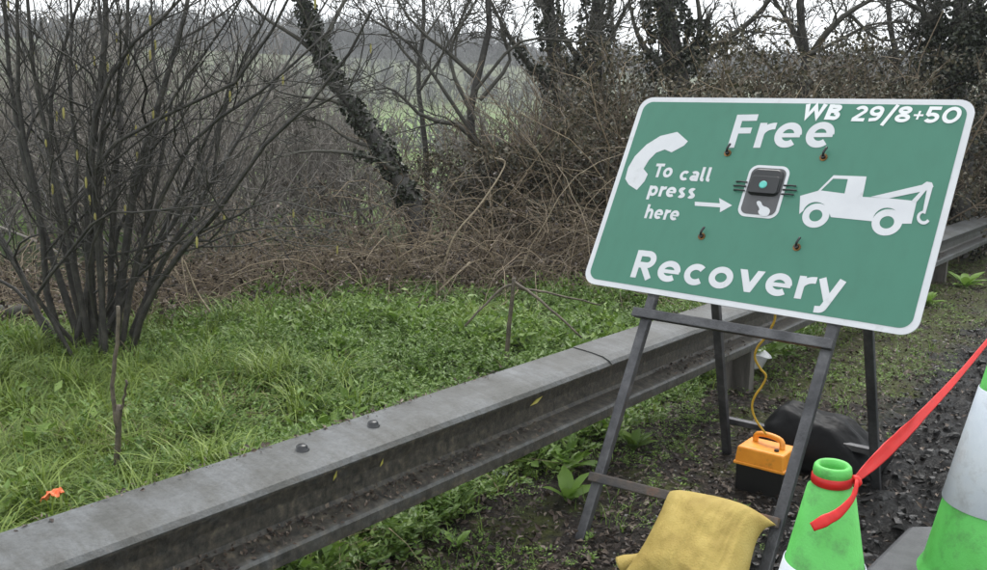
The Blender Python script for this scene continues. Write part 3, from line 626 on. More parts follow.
px = [(775, 318, 3.02), (771, 328, 3.04), (765, 338, 3.07), (757, 348, 3.10), (755, 358, 3.13), (760, 368, 3.16), (766, 376, 3.19), (762, 386, 3.22), (755, 396, 3.25), (752, 407, 3.28), (756, 420, 3.3), (766, 434, 3.32)]
cpts = [at(775, 300, 3.0)] + [at(*p) for p in px]
mb = MB(); tubes(mb, resample(cpts, 60), np.full((1, 60), .0043), 8, True)
tag(mb.build('lamp_cable', M['cable'], None, True), 'yellow cable hanging from the sign down to the battery box', 'cable')
def pillow(name, mfun, m, label, cat, nu=110, nv=130, prom=None):
    u = np.linspace(-1, 1, nu); v = np.linspace(-1, 1, nv); Ug, Vg = np.meshgrid(u, v, indexing='ij')
    mb = MB()
    for sgn in (1, -1):
        mb.add(mfun(Ug, Vg, sgn), 0 * np.zeros((0, 4), int))
        i = (np.arange(nu - 1)[:, None] * nv + np.arange(nv - 1)[None]).ravel(); q = np.stack([i, i + nv, i + nv + 1, i + 1], 1)
        if sgn < 0: q = q[:, ::-1]
        mb.f[-1] = q + (mb.n - nu * nv)
    o = mb.build(name, m, None, True)
    import bmesh
    bm = bmesh.new(); bm.from_mesh(o.data); bmesh.ops.remove_doubles(bm, verts=bm.verts, dist=.0015); bmesh.ops.recalc_face_normals(bm, faces=bm.faces); bm.to_mesh(o.data); bm.free()
    return o
def sack_mat():
    m, n, l, b = newmat('yellow_woven_sack')
    tc = n.new('ShaderNodeTexCoord'); nz = n.new('ShaderNodeTexNoise'); nz.inputs['Scale'].default_value = 9; nz.inputs['Detail'].default_value = 8; l.new(tc.outputs['Object'], nz.inputs['Vector'])
    r = ramp(n, [((.31, .22, .052), .3), ((.395, .29, .075), .5), ((.44, .335, .10), .7)]); l.new(nz.outputs[0], r.inputs[0]); l.new(r.outputs[0], b.inputs['Base Color']); b.inputs['Roughness'].default_value = .75
    w1 = n.new('ShaderNodeTexNoise'); w1.inputs['Scale'].default_value = 170; w1.inputs['Detail'].default_value = 3; l.new(tc.outputs['Object'], w1.inputs['Vector'])
    bp = n.new('ShaderNodeBump'); bp.inputs['Strength'].default_value = .55; bp.inputs['Distance'].default_value = .004; l.new(w1.outputs[0], bp.inputs['Height']); l.new(bp.outputs[0], b.inputs['Normal'])
    return m
# the yellow sack hangs over the low bar of the easel and rests on the ground in front of it
bL, bR = SP(.625, 1.53, .03), SP(.975, 1.50, .03)
gL, gR = np.array([.455, 2.52, .02]), np.array([.715, 2.335, .02])
def sackf(U, V, sg):
    a = (U + 1) / 2; b = (V + 1) / 2                       # b: 0 at the bar, 1 on the ground
    top = bL + (bR - bL) * a[..., None]; bot = gL + (gR - gL) * (a[..., None])
    mid = (top + bot) / 2 + np.array([0, 0, .0])
    P = top * (1 - b[..., None]) + bot * b[..., None]
    nrmv = nrm(np.cross(bR - bL, gL - bL)); nrmv = nrmv if nrmv[2] > 0 else -nrmv
    e = np.clip((1 - np.abs(U) ** 3.4), 0, 1) ** .6 * np.clip(1 - np.abs(V) ** 3.8, 0, 1) ** .55
    rid = lambda a, b, s: 1 - np.abs(2 * fbm(a, b, s, 3) / .875 - 1)
    lump = .80 + .35 * fbm(U * 1.1 + 4, V * 1.1 + 2, 40)
    fold = .017 * (rid(U * 3.0 + .5 * V + 5, V * .6 + 3, 51) - .75) * sstep(-.7, .6, U + .25 * V) + .007 * (rid(U * 8 + V * .8, V * 1.0, 59) - .75) + .009 * (rid(U * 1.2 + 2, V * 3.0 - U, 63) - .75) * sstep(.1, .9, V)
    d = e * ((.118 * lump + fold) if sg > 0 else -.04)
    cr1 = np.clip(U, 0, 1) ** 5 * np.clip(-V, 0, 1) ** 4; P = P + cr1[..., None] * ((bR - bL) * .10 - np.array([0, 0, .035]))
    w = 1 + .05 * np.sin(V * 2.5)
    P = P + nrmv * d[..., None]
    out = P + (U * (w - 1))[..., None] * (bR - bL) * .5
    drag = np.exp(-((U + .95) / .3) ** 2) * b ** 5                                    # the tied neck pulls the near left corner out
    out = out + drag[..., None] * np.array([-.06, .0, .0])
    out[..., 2] = np.maximum(out[..., 2], .004)
    return out
sk = pillow('sandbag', sackf, sack_mat(), '', '')
tag(sk, 'yellow woven sandbag draped over the low bar of the sign easel', 'sandbag')
mb = MB(); n0 = gp(652, 556, .05); K = 14
P = resample([n0 + np.array([.07, -.03, 0]), n0, gp(632, 561, .05), gp(621, 566, .03)], K); rad = np.interp(np.linspace(0, 1, K), [0, .3, .55, .8, 1], [.05, .028, .018, .030, .034])
tubes(mb, P, rad[None], 14, True); nk = mb.build('tied_neck', sk.data.materials[0], sk, True)
# black bag behind, over the rear bar
kc = np.array([*RO(3.72, -1.20)[:2], .1])
def blackf(U, V, sg):
    e = np.clip(1 - np.abs(U) ** 2.6, 0, 1) ** .5 * np.clip(1 - np.abs(V) ** 2.6, 0, 1) ** .5
    o = U * .27 + .03; t = V * .18
    z = e * (.185 + .05 * np.exp(-((U + .62) / .3) ** 2) - .06 * sstep(.2, 1, U) + .022 * (fbm(U * 2.5, V * 2.5, 61) - .47) + .007 * np.sin(U * 5 + V * 11 + 4 * fbm(U * 2, V * 2, 66))) if sg > 0 else -.08 * e
    return np.stack([kc[0] + DD[0] * t + SS[0] * o, kc[1] + DD[1] * t + SS[1] * o, .045 + z], -1)
bb = pillow('sandbag', blackf, M['bin'], '', '')
tag(bb, 'shiny black plastic sandbag lying over the rear feet of the sign easel', 'sandbag')
# litter
wc = np.array([*RO(4.95, -2.02)[:2], .03]); mb = MB()
for (z, s, a) in ((0, .055, 0), (.07, .085, .3), (.075, .1, .3), (.02, .07, .2)):
    pass
ringz = [(.0, .052), (.075, .08), (.078, .094), (.074, .094), (.07, .078), (.012, .05)]
V = []
for z, s in ringz:
    for k in range(24):
        a = 2 * math.pi * k / 24; q = (abs(math.cos(a)) ** 4 + abs(math.sin(a)) ** 4) ** -.25
        V.append([wc[0] + s * q * math.cos(a + .4) * 1.25, wc[1] + s * q * math.sin(a + .4) * .9 + z * .35, wc[2] + z + .016 * math.sin(3 * a + 1) * (z > .03)])
mb.add(V, [[r * 24 + k, r * 24 + (k + 1) % 24, (r + 1) * 24 + (k + 1) % 24, (r + 1) * 24 + k] for r in range(5) for k in range(24)])
mb.f.append(np.array([[k for k in range(24)][::-1]])); mb.f.append(np.array([[120 + k for k in range(24)]]))
tag(fixn(mb.build('food_tray', M['tray'], None, True)), 'crumpled white plastic tray dropped under the barrier beam', 'litter')
def scrap(name, c, m, label, sx, sy, hgt, seed):
    u = np.linspace(-1, 1, 12); U, V = np.meshgrid(u, u, indexing='ij')
    z = hgt * (fbm(U * 2 + seed, V * 2, seed) * 1.3) ; mb = MB()
    x = U * sx * (.8 + .5 * fbm(V * 2, U, seed + 3)); y = V * sy * (.7 + .6 * fbm(U * 2, V, seed + 5))
    i = (np.arange(11)[:, None] * 12 + np.arange(11)[None]).ravel()
    mb.add(np.stack([c[0] + x, c[1] + y, c[2] + z], -1), np.stack([i, i + 12, i + 13, i + 1], 1))
    o = mb.build(name, m, None, False); md = o.modifiers.new('s', 'SOLIDIFY'); md.thickness = .002; tag(o, label, 'litter'); return o
p = gp(53, 499, .2); scrap('wrapper', (p[0], p[1], .19), M['wrap'], 'scrunched orange wrapper lying in the grass at far left', .032, .022, .05, 5)
p = gp(500, 478, 0); scrap('paper_scrap', (p[0], p[1], .01), M['tray'], 'small white paper scrap on brown litter below the barrier', .03, .02, .03, 8)
# ------------------------------------------------------------------ hazel bush at the left
HB = gp(98, 356, 0)
hazel = thing('hazel_bush', 'large bare hazel bush with many dark stems fanning from one clump', 'bush', (HB[0], HB[1], 0))
Y0 = HB[1]
def trace(pts, dy0, dy1, K=9):                 # stem drawn through points seen, going from depth Y0+dy0 to Y0+dy1
    n = len(pts); P = np.array([at(u, v, Y0 + dy0 + (dy1 - dy0) * k / (n - 1)) for k, (u, v) in enumerate(pts)]); return resample(P, K)
st = [([(85, 352), (60, 280), (40, 220), (22, 150), (9, 67), (2, -40), (-4, -150)], 0, .1, .040),
      ([(92, 352), (75, 270), (58, 187), (45, 127), (33, 67), (27, -10), (15, -130)], -.1, -.3, .034),
      ([(88, 350), (60, 230), (50, 117), (62, 53), (82, -10), (100, -120)], .1, .3, .030),
      ([(95, 354), (90, 270), (88, 187), (97, 110), (106, 33), (104, -40), (98, -170)], 0, 0, .052),
      ([(110, 350), (112, 220), (120, 130), (118, 83), (127, 40), (130, -60), (140, -160)], .1, .2, .034),
      ([(100, 352), (102, 250), (92, 160), (100, 100), (133, 43), (175, 7), (230, -60)], -.2, -.4, .032),
      ([(112, 354), (125, 260), (134, 187), (157, 110), (177, 43), (190, -10), (205, -120)], .05, .2, .048),
      ([(118, 354), (140, 250), (167, 187), (200, 133), (267, 87), (330, 30)], -.1, -.2, .032),
      ([(105, 352), (95, 200), (97, 167), (133, 130), (235, 83), (285, 5), (310, -50)], -.25, -.5, .028),
      ([(125, 340), (142, 318), (160, 280), (197, 233), (227, 203), (250, 160), (300, 114), (345, 60), (372, 10)], -.15, -.5, .036),
      ([(80, 345), (37, 300), (60, 265), (100, 217), (140, 212), (215, 205)], -.3, -.6, .022),
      ([(60, 352), (40, 320), (24, 280), (3, 240), (-40, 160), (-70, 60)], 0, .2, .042),
      ([(70, 354), (48, 300), (40, 210), (20, 120), (18, 40), (15, -60)], -.05, -.2, .038),
      ([(120, 354), (132, 280), (150, 210), (163, 150), (172, 100), (215, 40), (260, -30)], .15, .4, .030),
      ([(92, 352), (72, 250), (78, 170), (70, 90), (72, 20), (64, -80)], .2, .5, .032),
      ([(108, 352), (110, 290), (118, 230), (148, 170), (160, 100), (150, 30), (158, -60)], .2, .6, .030),
      ([(120, 350), (150, 290), (170, 245), (195, 215), (215, 170), (225, 100), (255, 40), (290, -40)], .1, .3, .030)]
PK, RK = [], []
for pts, a, b, r in st:
    P = trace(pts, a, b, 10); P[0, 2] = -.05; PK.append(P); RK.append(r * .64 * np.linspace(1, .3, 10))
for k in range(11):                            # thinner random suckers
    a = rng.uniform(0, 2 * math.pi); rr = rng.uniform(.05, .34); lean = rng.uniform(.05, .75); az = rng.uniform(-.5, math.pi + .5) if k % 3 else rng.uniform(0, 6.28)
    b0 = np.array([HB[0] + rr * math.cos(a), HB[1] + .7 * rr * math.sin(a), -.03]); L = rng.uniform(1.4, 3.3); d = np.array([math.cos(az) * lean, math.sin(az) * lean * .6, 1])
    P = [b0]; 
    for q in range(5): d = nrm(d + rng.normal(size=3) * .24 + np.array([.03, 0, .02])); P.append(P[-1] + d * L / 5)
    PK.append(resample(P, 10)); RK.append(rng.uniform(.010, .022) * np.linspace(1, .25, 10))
S0 = np.stack(PK); R0 = np.stack(RK)
mb = MB(); tubes(mb, S0, R0, 7); mb.build('stems', M['bark'], hazel, True)
S1, Q1 = grow(S0, R0, 7, .42, .9, .16, .5, 7, .22, .5)
S2, Q2 = grow(S1, Q1, 4, .50, .8, .2, .4, 6, .2, .6)
S3, Q3 = grow(S2, Q2, 3, .55, .8, .15, .4, 5, .2, .7)
mb = MB(); tubes(mb, S1, np.maximum(Q1, .0035), 5); tubes(mb, S2, np.maximum(Q2, .0026), 4); tubes(mb, S3, np.maximum(Q3, .0019), 3); mb.build('twigs', M['bark'], hazel, True)
tips = S2[rng.permutation(len(S2))[:46], -1]; cat0 = None
for p in list(tips) + [at(u, v, Y0 - .2) for u, v in ((150, 50), (153, 108), (166, 110), (230, 91), (283, 75), (77, 150), (125, 205), (224, 213), (150, 15))]:
    if cat0 is None:
        ct = MB(); q0 = np.array(HB) * [1, 1, 0]; tubes(ct, np.array([q0, q0 - np.array([.001, 0, .012]), q0 - np.array([.002, 0, .04]), q0 - np.array([.004, 0, .062])]), np.array([[.003, .0065, .007, .003]]), 6); cat0 = ct.build('catkin', M['catkin'], hazel, True); c = cat0
    else:
        c = cat0.copy(); sc.collection.objects.link(c); c.parent = hazel
    c.location = tuple(float(e) for e in p - np.array(HB) * [1, 1, 0])

# ------------------------------------------------------------------ trees behind
def tree(label, traced, ivy_to, twig=(7, 4, 3), up=.12, ivy_r=.16, ivy_n=2500, m='bark2', tr=.5, group='trees behind the thicket', mn=.004, ratio=.4):
    # traced: list of (points (u, v), depth a, depth b, base radius)
    P0 = []; R0 = []
    for pts, a, b, r in traced:
        n = len(pts); P = np.array([at(u, v, a + (b - a) * k / (n - 1)) for k, (u, v) in enumerate(pts)]); P0.append(resample(P, 10)); R0.append(r * np.linspace(1, tr if len(P0) == 1 else .16, 10))
    b0 = P0[0][0]; t = thing('tree', label, 'tree', (b0[0], b0[1], 0), group)
    P0[0][0, 2] = -.1
    S = np.stack(P0); Q = np.stack(R0)
    mb = MB(); tubes(mb, S[:1], Q[:1], 12); mb.build('trunk', M['bark'], t, True)
    mb = MB()
    if len(S) > 1: tubes(mb, S[1:], Q[1:], 8)
    src, sq = (S[1:], Q[1:]) if len(S) > 1 else (S, Q)
    A, a_ = grow(src, sq, twig[0], ratio, .8, up, .4, 7, .15, .5)
    B_, b_ = grow(A, a_, twig[1], .5, .8, up, .45, 6, .2, .6); C, c_ = grow(B_, b_, twig[2], .55, .8, up, .45, 5, .2, .65)
    tubes(mb, A, np.maximum(a_, mn * 1.6), 5); tubes(mb, B_, np.maximum(b_, mn * 1.15), 4); tubes(mb, C, np.maximum(c_, mn), 3)
    mb.build('branches', M[m], t, True)
    if ivy_to:
        mb = MB()
        for k, frac, ir, n in ivy_to:
            s = rng.uniform(0, frac, n) * 9; s = s[vnoise(s * 2.2, s * 0 + k * 3.3, 6) * rng.uniform(.6, 1.4, n) > .22]; n = len(s); i = np.minimum(s.astype(int), 8); f = (s - i)[:, None]; p = S[k, i] * (1 - f) + S[k, i + 1] * f
            tg = nrm(S[k, i + 1] - S[k, i]); side = nrm(np.cross(tg, rng.normal(size=(n, 3)))); lump = .55 + .9 * vnoise(s * 1.5, side[:, 0] * 2 + 5, 4)
            r = (ir * lump * rng.uniform(.6, 1.0, n))[:, None] + (Q[k, i] * .6)[:, None]
            leaves(mb, p + side * r, nrm(rng.normal(size=(n, 3)) + side - np.array([0, 0, .7])), nrm(side + .5 * rng.normal(size=(n, 3))), rng.uniform(.03, .06, n), rng.uniform(.03, .055, n), .2)
        mb.build('ivy', M['ivy'], t)
    return t
tree('ivy clad tree trunk leaning left over the bramble stalks',
     [([(425, 235), (405, 190), (382, 150), (352, 105), (325, 60), (305, 10), (285, -60)], 8.6, 8.9, .105),
      ([(395, 170), (370, 158), (340, 152), (300, 152), (270, 160)], 8.6, 8.2, .03),
      ([(385, 150), (350, 140), (320, 120), (290, 122)], 8.7, 8.5, .022),
      ([(360, 112), (330, 100), (280, 92), (240, 60)], 8.8, 8.4, .025),
      ([(320, 50), (345, 0), (380, -60)], 8.9, 9.2, .03),
      ([(330, 70), (300, 40), (255, 10), (220, -40)], 8.9, 8.6, .03)],
     [(0, 1.0, .05, 2600), (1, .4, .02, 120)], (5, 4, 3), .1, mn=.0035)
tree('bare young tree with thin arching limbs left of the ivy trunks',
     [([(505, 200), (480, 160), (470, 120), (478, 75), (490, 20), (480, -50)], 10.5, 10.6, .06),
      ([(482, 150), (460, 126), (425, 118), (400, 95), (385, 88), (350, 95)], 10.3, 10, .035),
      ([(478, 80), (445, 50), (425, 35), (400, 5), (380, -40)], 10.6, 10.4, .03),
      ([(475, 120), (450, 60), (470, 10), (505, -40)], 10.5, 10.7, .028),
      ([(480, 100), (510, 60), (500, 20), (530, -30)], 10.5, 10.8, .028),
      ([(470, 130), (430, 70), (405, 40), (360, 10), (340, -30)], 10.5, 10.1, .026),
      ([(476, 90), (520, 42), (575, 42), (620, 40)], 10.5, 10.3, .022)], None, (10, 6, 4), .1, mn=.0035, ratio=.45)
tree('thick ivy covered trunk in the middle nearest the bare young tree',
     [([(572, 190), (566, 140), (560, 95), (552, 40), (545, -20), (535, -100)], 11.5, 11.7, .13),
      ([(560, 95), (525, 60), (500, 20), (470, -40)], 11.5, 11.2, .05),
      ([(560, 90), (590, 50), (610, 10), (640, -50)], 11.5, 11.2, .045),
      ([(552, 40), (540, 0), (510, -50)], 11.6, 11.4, .05)], [(0, 1, .14, 4200), (1, .5, .05, 400), (2, .5, .05, 400)], (9, 5, 4), mn=.004, ratio=.5)
tree('second ivy covered trunk standing close beside the first one',
     [([(600, 190), (600, 140), (597, 90), (594, 40), (600, -10), (605, -90)], 12, 12, .14),
      ([(598, 60), (620, 20), (650, -40)], 12, 12, .05), ([(597, 80), (565, 40), (545, 0), (520, -60)], 12, 11.7, .05)], [(0, 1, .20, 5200)], (9, 5, 4), mn=.004, ratio=.5)
tree('massive ivy covered trunk rising behind the top left of the sign',
     [([(690, 190), (684, 130), (678, 80), (668, 30), (664, -10), (655, -90)], 11, 11, .17),
      ([(680, 70), (700, 30), (690, -40)], 11, 11, .06), ([(676, 80), (640, 40), (625, -20)], 11, 10.8, .05), ([(690, 60), (740, 30), (770, 0), (800, -40)], 11, 10.5, .05)], [(0, 1, .24, 6500), (1, .6, .12, 900), (3, .3, .1, 500)], (9, 5, 4), mn=.004, ratio=.5)
tree('bare forked tree spreading above the hedge behind the sign',
     [([(800, 170), (802, 110), (806, 60), (800, 10), (808, -60)], 10.5, 10.5, .07),
      ([(805, 65), (825, 35), (850, 12), (890, -5), (950, 10)], 10.5, 10, .05),
      ([(806, 60), (790, 25), (770, -5), (740, -40)], 10.5, 10.7, .04),
      ([(808, 55), (840, 40), (870, 25), (905, 22)], 10.4, 10.2, .03),
      ([(803, 90), (830, 70), (880, 60), (930, 55)], 10.5, 10, .03),
      ([(802, 90), (775, 70), (745, 40), (730, 0)], 10.5, 10.8, .03),
      ([(850, 15), (880, 40), (915, 35), (950, 30)], 10.3, 10, .022)], None, (12, 7, 4), .08, mn=.0035, ratio=.5)
tree('dark twiggy tree at the upper right corner with ivy',
     [([(965, 190), (960, 120), (955, 60), (962, 0), (970, -80)], 10, 10, .12),
      ([(958, 80), (930, 30), (905, -30)], 10, 10.2, .05), ([(957, 60), (985, 20), (1030, -20)], 10, 9.8, .05), ([(960, 70), (1000, 50), (1050, 30)], 10, 9.6, .05),
      ([(958, 40), (920, 10), (880, -10)], 10, 9.8, .04), ([(960, 100), (930, 80), (900, 70)], 10, 9.8, .03)], [(0, 1, .30, 7000), (1, .6, .14, 1200), (2, .6, .14, 1200), (3, .7, .14, 1200)], (9, 5, 3), mn=.004)
tree('slender bare tree between the leaning trunk and the young arching tree',
     [([(428, 200), (425, 140), (418, 80), (424, 20), (420, -60)], 11.5, 11.6, .04),
      ([(420, 90), (445, 50), (470, 0), (480, -50)], 11.5, 11.2, .022), ([(420, 70), (395, 40), (375, 0), (360, -50)], 11.5, 11.4, .022), ([(423, 40), (440, 15), (460, -20)], 11.5, 11.7, .018)], None, (10, 6, 4), .08, mn=.0035, ratio=.5)
tree('thin bare tree rising out of the hedge right of the forked tree',
     [([(892, 170), (890, 110), (896, 60), (888, 10), (895, -60)], 11.5, 11.5, .05),
      ([(892, 90), (870, 50), (850, 20), (835, -30)], 11.5, 11.8, .025), ([(894, 70), (915, 40), (925, 5), (945, -40)], 11.5, 11.2, .025), ([(892, 100), (860, 80), (830, 75)], 11.5, 11.4, .02)], None, (12, 7, 4), .06, mn=.0035, ratio=.5)
# bare shrubs filling the gap behind the hazel, each its own thing
shr = [(-30, 9.5, 2.9, 'nearest the left edge'), (70, 10.5, 3.1, 'directly behind the hazel clump'), (170, 9.0, 2.5, 'right of the hazel clump'), (255, 10.2, 2.6, 'left of the leaning ivy trunk'), (330, 11.5, 2.3, 'behind the foot of the leaning ivy trunk'), (120, 13, 3.2, 'farthest back between hazel stems'), (530, 10.4, 1.9, 'beside the bare young tree')]
for k, (u, y, h, where) in enumerate(shr):
    b0 = at(u, 200, y); b0[2] = gz(b0[0], b0[1]); t = thing('bare_shrub', 'grey leafless shrub of fine twigs ' + where, 'shrub', (b0[0], b0[1], 0), 'leafless shrubs behind the hazel')
    n = 26; P = []
    for q in range(n):
        d = nrm(np.array([rng.normal() * .45, rng.normal() * .35, 1])); p = b0 + np.array([rng.normal() * .35, rng.normal() * .3, -.05]); L = h * rng.uniform(.6, 1.1); pl = [p]
        for z in range(5): d = nrm(d + rng.normal(size=3) * .16); pl.append(pl[-1] + d * L / 5)
        P.append(resample(pl, 8))
    P = np.stack(P); Rr = rng.uniform(.010, .022, n)[:, None] * np.linspace(1, .3, 8)[None]
    mb = MB(); tubes(mb, P, Rr, 5); mb.build('stems', M['twig'], t, True)
    A, a_ = grow(P, Rr, 7, .42, .8, .15, .4, 6, .15, .5); B_, b_ = grow(A, a_, 5, .55, .85, .1, .45, 5, .15, .6)
    mb = MB(); tubes(mb, A, np.maximum(a_, .0042), 4); tubes(mb, B_, np.maximum(b_, .0034), 3); mb.build('twigs', M['twig'], t, True)

n = 760; u = rng.uniform(-160, 590, n); y = rng.uniform(11.5, 17, n); x = (u - CX) / F * y; hgt = np.interp(u, [-160, 100, 300, 370, 390, 455, 480, 560], [3.1, 2.8, 2.5, 1.7, .8, .8, 2.2, 2.4]) * rng.uniform(.55, 1.1, n)
d = nrm(np.stack([rng.normal(size=n) * .4, rng.normal(size=n) * .3, np.ones(n)], -1)); pl = [np.stack([x, y, gz(x, y) - .05], -1)]
for k in range(6): d = nrm(d + rng.normal(size=(n, 3)) * .2); pl.append(pl[-1] + d * (hgt / 5.6)[:, None])
P = np.stack(pl, 1); rr = rng.uniform(.008, .016, n)[:, None] * np.linspace(1, .35, 7)[None]; A, a_ = grow(P, rr, 6, .42, .85, .1, .5, 6, .1, .55); B_, b_ = grow(A, a_, 4, .5, .9, .05, .5, 5, .1, .7)
mb = MB(); tubes(mb, P, rr, 4); tubes(mb, A, np.maximum(a_, .005), 3); tubes(mb, B_, np.maximum(b_, .0042), 3)
tag(mb.build('scrub', M['twig'], None, True), 'grey haze of leafless scrub between the thicket and the field', 'scrub', None, 'stuff')
# ------------------------------------------------------------------ bramble stalks and hedge
def front(u):  # distance of the thicket's near edge seen at column u
    return np.interp(u, [-150, 0, 100, 300, 500, 640, 760, 960, 1150], [6.6, 6.2, 6.0, 7.2, 7.5, 7.7, 8.4, 10.6, 13.5])
n = 2600
u = rng.uniform(-120, 700, n); y = front(u) + np.abs(rng.normal(size=n)) * 1.0 + .05; x = (u - CX) / F * y * 1.02
hh = np.interp(u, [-120, 100, 250, 330, 450, 560, 700], [.5, .6, .7, 1.0, 1.15, 1.35, 1.5])
d = nrm(np.stack([rng.normal(size=n) * .7, rng.normal(size=n) * .5 - .1, rng.uniform(.3, 1.3, n)], -1)); L = hh * rng.uniform(.6, 1.6, n)
pl = [np.stack([x, y, gz(x, y) - .03], -1)]; K = 9
for k in range(K - 1):
    d = nrm(d + rng.normal(size=(n, 3)) * .16 + np.array([0, 0, -.22])); pl.append(pl[-1] + d * (L / (K - 1))[:, None])
P = np.stack(pl, 1); P[..., 2] = np.maximum(P[..., 2], .02); rr = rng.uniform(.0022, .0055, n)[:, None] * np.linspace(1, .6, K)[None]
mb = MB(); tubes(mb, P, rr, 4); A, a_ = grow(P, rr, 3, .35, .9, -.1, .5, 5, .1, .8); tubes(mb, A, np.maximum(a_, .002), 3)
P2_ = P[:700] + rng.normal(size=(700, 1, 3)) * np.array([.5, .3, 0]); P2_[..., 2] = np.maximum(P2_[..., 2] * 1.1, .02)
sm = MB(); tubes(sm, P2_, rr[:700] * .8, 4); tag(sm.build('dead_stalks', M['straw'], None, True), 'pale straw coloured dead stalks among the brown brambles', 'dead plants', None, 'stuff')
n2 = 16000; pi = rng.integers(0, n, n2); si = rng.integers(1, K, n2); pp = P[pi, si] + rng.normal(size=(n2, 3)) * .04
lv = MB(); leaves(lv, pp, rng.normal(size=(n2, 3)) - np.array([0, 0, .4]), rng.normal(size=(n2, 3)), rng.uniform(.03, .06, n2), rng.uniform(.02, .04, n2), .25)
br = mb.build('bramble_thicket', M['cane'], None, True); tag(br, 'tangle of brown dead bramble stalks along the back of the grass', 'brambles', None, 'stuff')
tag(lv.build('dead_bramble_leaves', M['litter'], None), 'withered brown leaves hanging in the bramble tangle', 'leaves', None, 'stuff')
# hedge: along the barrier on the right, twig skeleton and small leaves
hedge = thing('hedge', 'dense dark overgrown hedge of small leaves behind the sign', 'hedge', (3.0, 10.0, 0))
hp = np.array([(.2, 10.2), (1.5, 9.6), (3.2, 10.3), (5.6, 11.6), (9, 14.5), (20, 27)], float)
def hpos(s):
    i = np.minimum(s.astype(int), len(hp) - 2); f = (s - i)[:, None]; return hp[i] * (1 - f) + hp[i + 1] * f
n = 950; s = rng.uniform(0, 4.4, n); b = hpos(s); off = rng.normal(size=n) * .75
b = b + np.outer(off, [-.7, .7]); base = np.stack([b[:, 0], b[:, 1], gz(b[:, 0], b[:, 1]) - .05], -1)
ht = np.interp(s, [0, .6, 1.2, 4], [1.7, 2.1, 2.35, 2.45]) * rng.uniform(.55, 1.08, n)
d = nrm(np.stack([rng.normal(size=n) * .4, rng.normal(size=n) * .4, np.ones(n)], -1)); pl = [base]
for k in range(6): d = nrm(d + rng.normal(size=(n, 3)) * .2 + np.array([0, 0, -.02])); pl.append(pl[-1] + d * (ht / 5.4)[:, None])
P = np.stack(pl, 1); rr = rng.uniform(.006, .014, n)[:, None] * np.linspace(1, .4, 7)[None]
A, a_ = grow(P, rr, 5, .4, .9, .0, .5, 6, .1, .6); B_, b_ = grow(A, a_, 3, .5, .9, .0, .5, 5, .1, .7)
mb = MB(); tubes(mb, P, rr, 4); tubes(mb, A, np.maximum(a_, .004), 3); tubes(mb, B_, np.maximum(b_, .003), 3); mb.build('stems', M['cane'], hedge, True)
n2 = 170000; pi = rng.integers(0, len(B_), n2); si = rng.integers(0, 5, n2); pp = B_[pi, si] + rng.normal(size=(n2, 3)) * .07
keep = (pp[:, 0] > .35 + .5 * vnoise(pp[:, 2] * 3, pp[:, 1], 3) - 1.4 * (pp[:, 2] < 1.3)) & (pp[:, 2] < 2.75) & (pp[:, 2] > 0) & (rng.uniform(size=n2) < .35 + .9 * vnoise(pp[:, 0] * 2.3 + pp[:, 1] * .7, pp[:, 2] * 2.3, 12)); pp = pp[keep]; n2 = len(pp)
mb = MB(); leaves(mb, pp, rng.normal(size=(n2, 3)) - np.array([0, 0, .5]), nrm(rng.normal(size=(n2, 3)) + np.array([-.2, -.5, .5])), rng.uniform(.035, .065, n2), rng.uniform(.028, .05, n2), .2); mb.build('foliage', M['hedge'], hedge)
# woodland on the skyline
mb = MB(); n = 5200; th = rng.uniform(-.62, .75, n); dd_ = rng.uniform(165, 215, n); x = dd_ * np.sin(th); y = dd_ * np.cos(th); z0 = gz(x, y)
hgt = rng.uniform(2.5, 5.5, n) * (.6 + .8 * vnoise(th * 14, th * 0, 3)); tip = np.stack([x + rng.normal(size=n) * .8, y, z0 + hgt], -1); P = np.stack([np.stack([x, y, z0 - .5], -1), np.stack([x, y, z0 + hgt * .5], -1) + rng.normal(size=(n, 3)) * .2, tip], 1)
rr = np.full((n, 1), .22) * np.array([[1, .8, .3]]); tubes(mb, P, rr, 3); A, a_ = grow(P, rr, 9, .55, .8, .1, .4, 4, .1, .6); tubes(mb, A, np.maximum(a_, .07), 3)
n = 2600; th = rng.uniform(-.62, .2, n); dd_ = 42 + 125 * rng.uniform(size=n); x = dd_ * np.sin(th); y = dd_ * np.cos(th); k = fbm(x / 14, y / 14, 15) > .47; x, y, dd_ = x[k], y[k], dd_[k]; n = len(x); z0 = gz(x, y); hgt = rng.uniform(.8, 2.6, n)
P = np.stack([np.stack([x + rng.normal(size=n) * .1 * q, y, z0 - .2 + hgt * q / 2], -1) for q in range(3)], 1); rr = .05 * np.ones((n, 1)) * np.array([[1, .8, .4]]); A, a_ = grow(P, rr, 12, .6, 1.0, .1, .5, 4, .05, .6); tubes(mb, A, np.maximum(a_, .03), 3); tubes(mb, P, rr, 3)
tag(mb.build('woodland', M['wood'], None), 'grey bare trees and scrub over the far hillside up to the skyline', 'woodland', None, 'stuff')

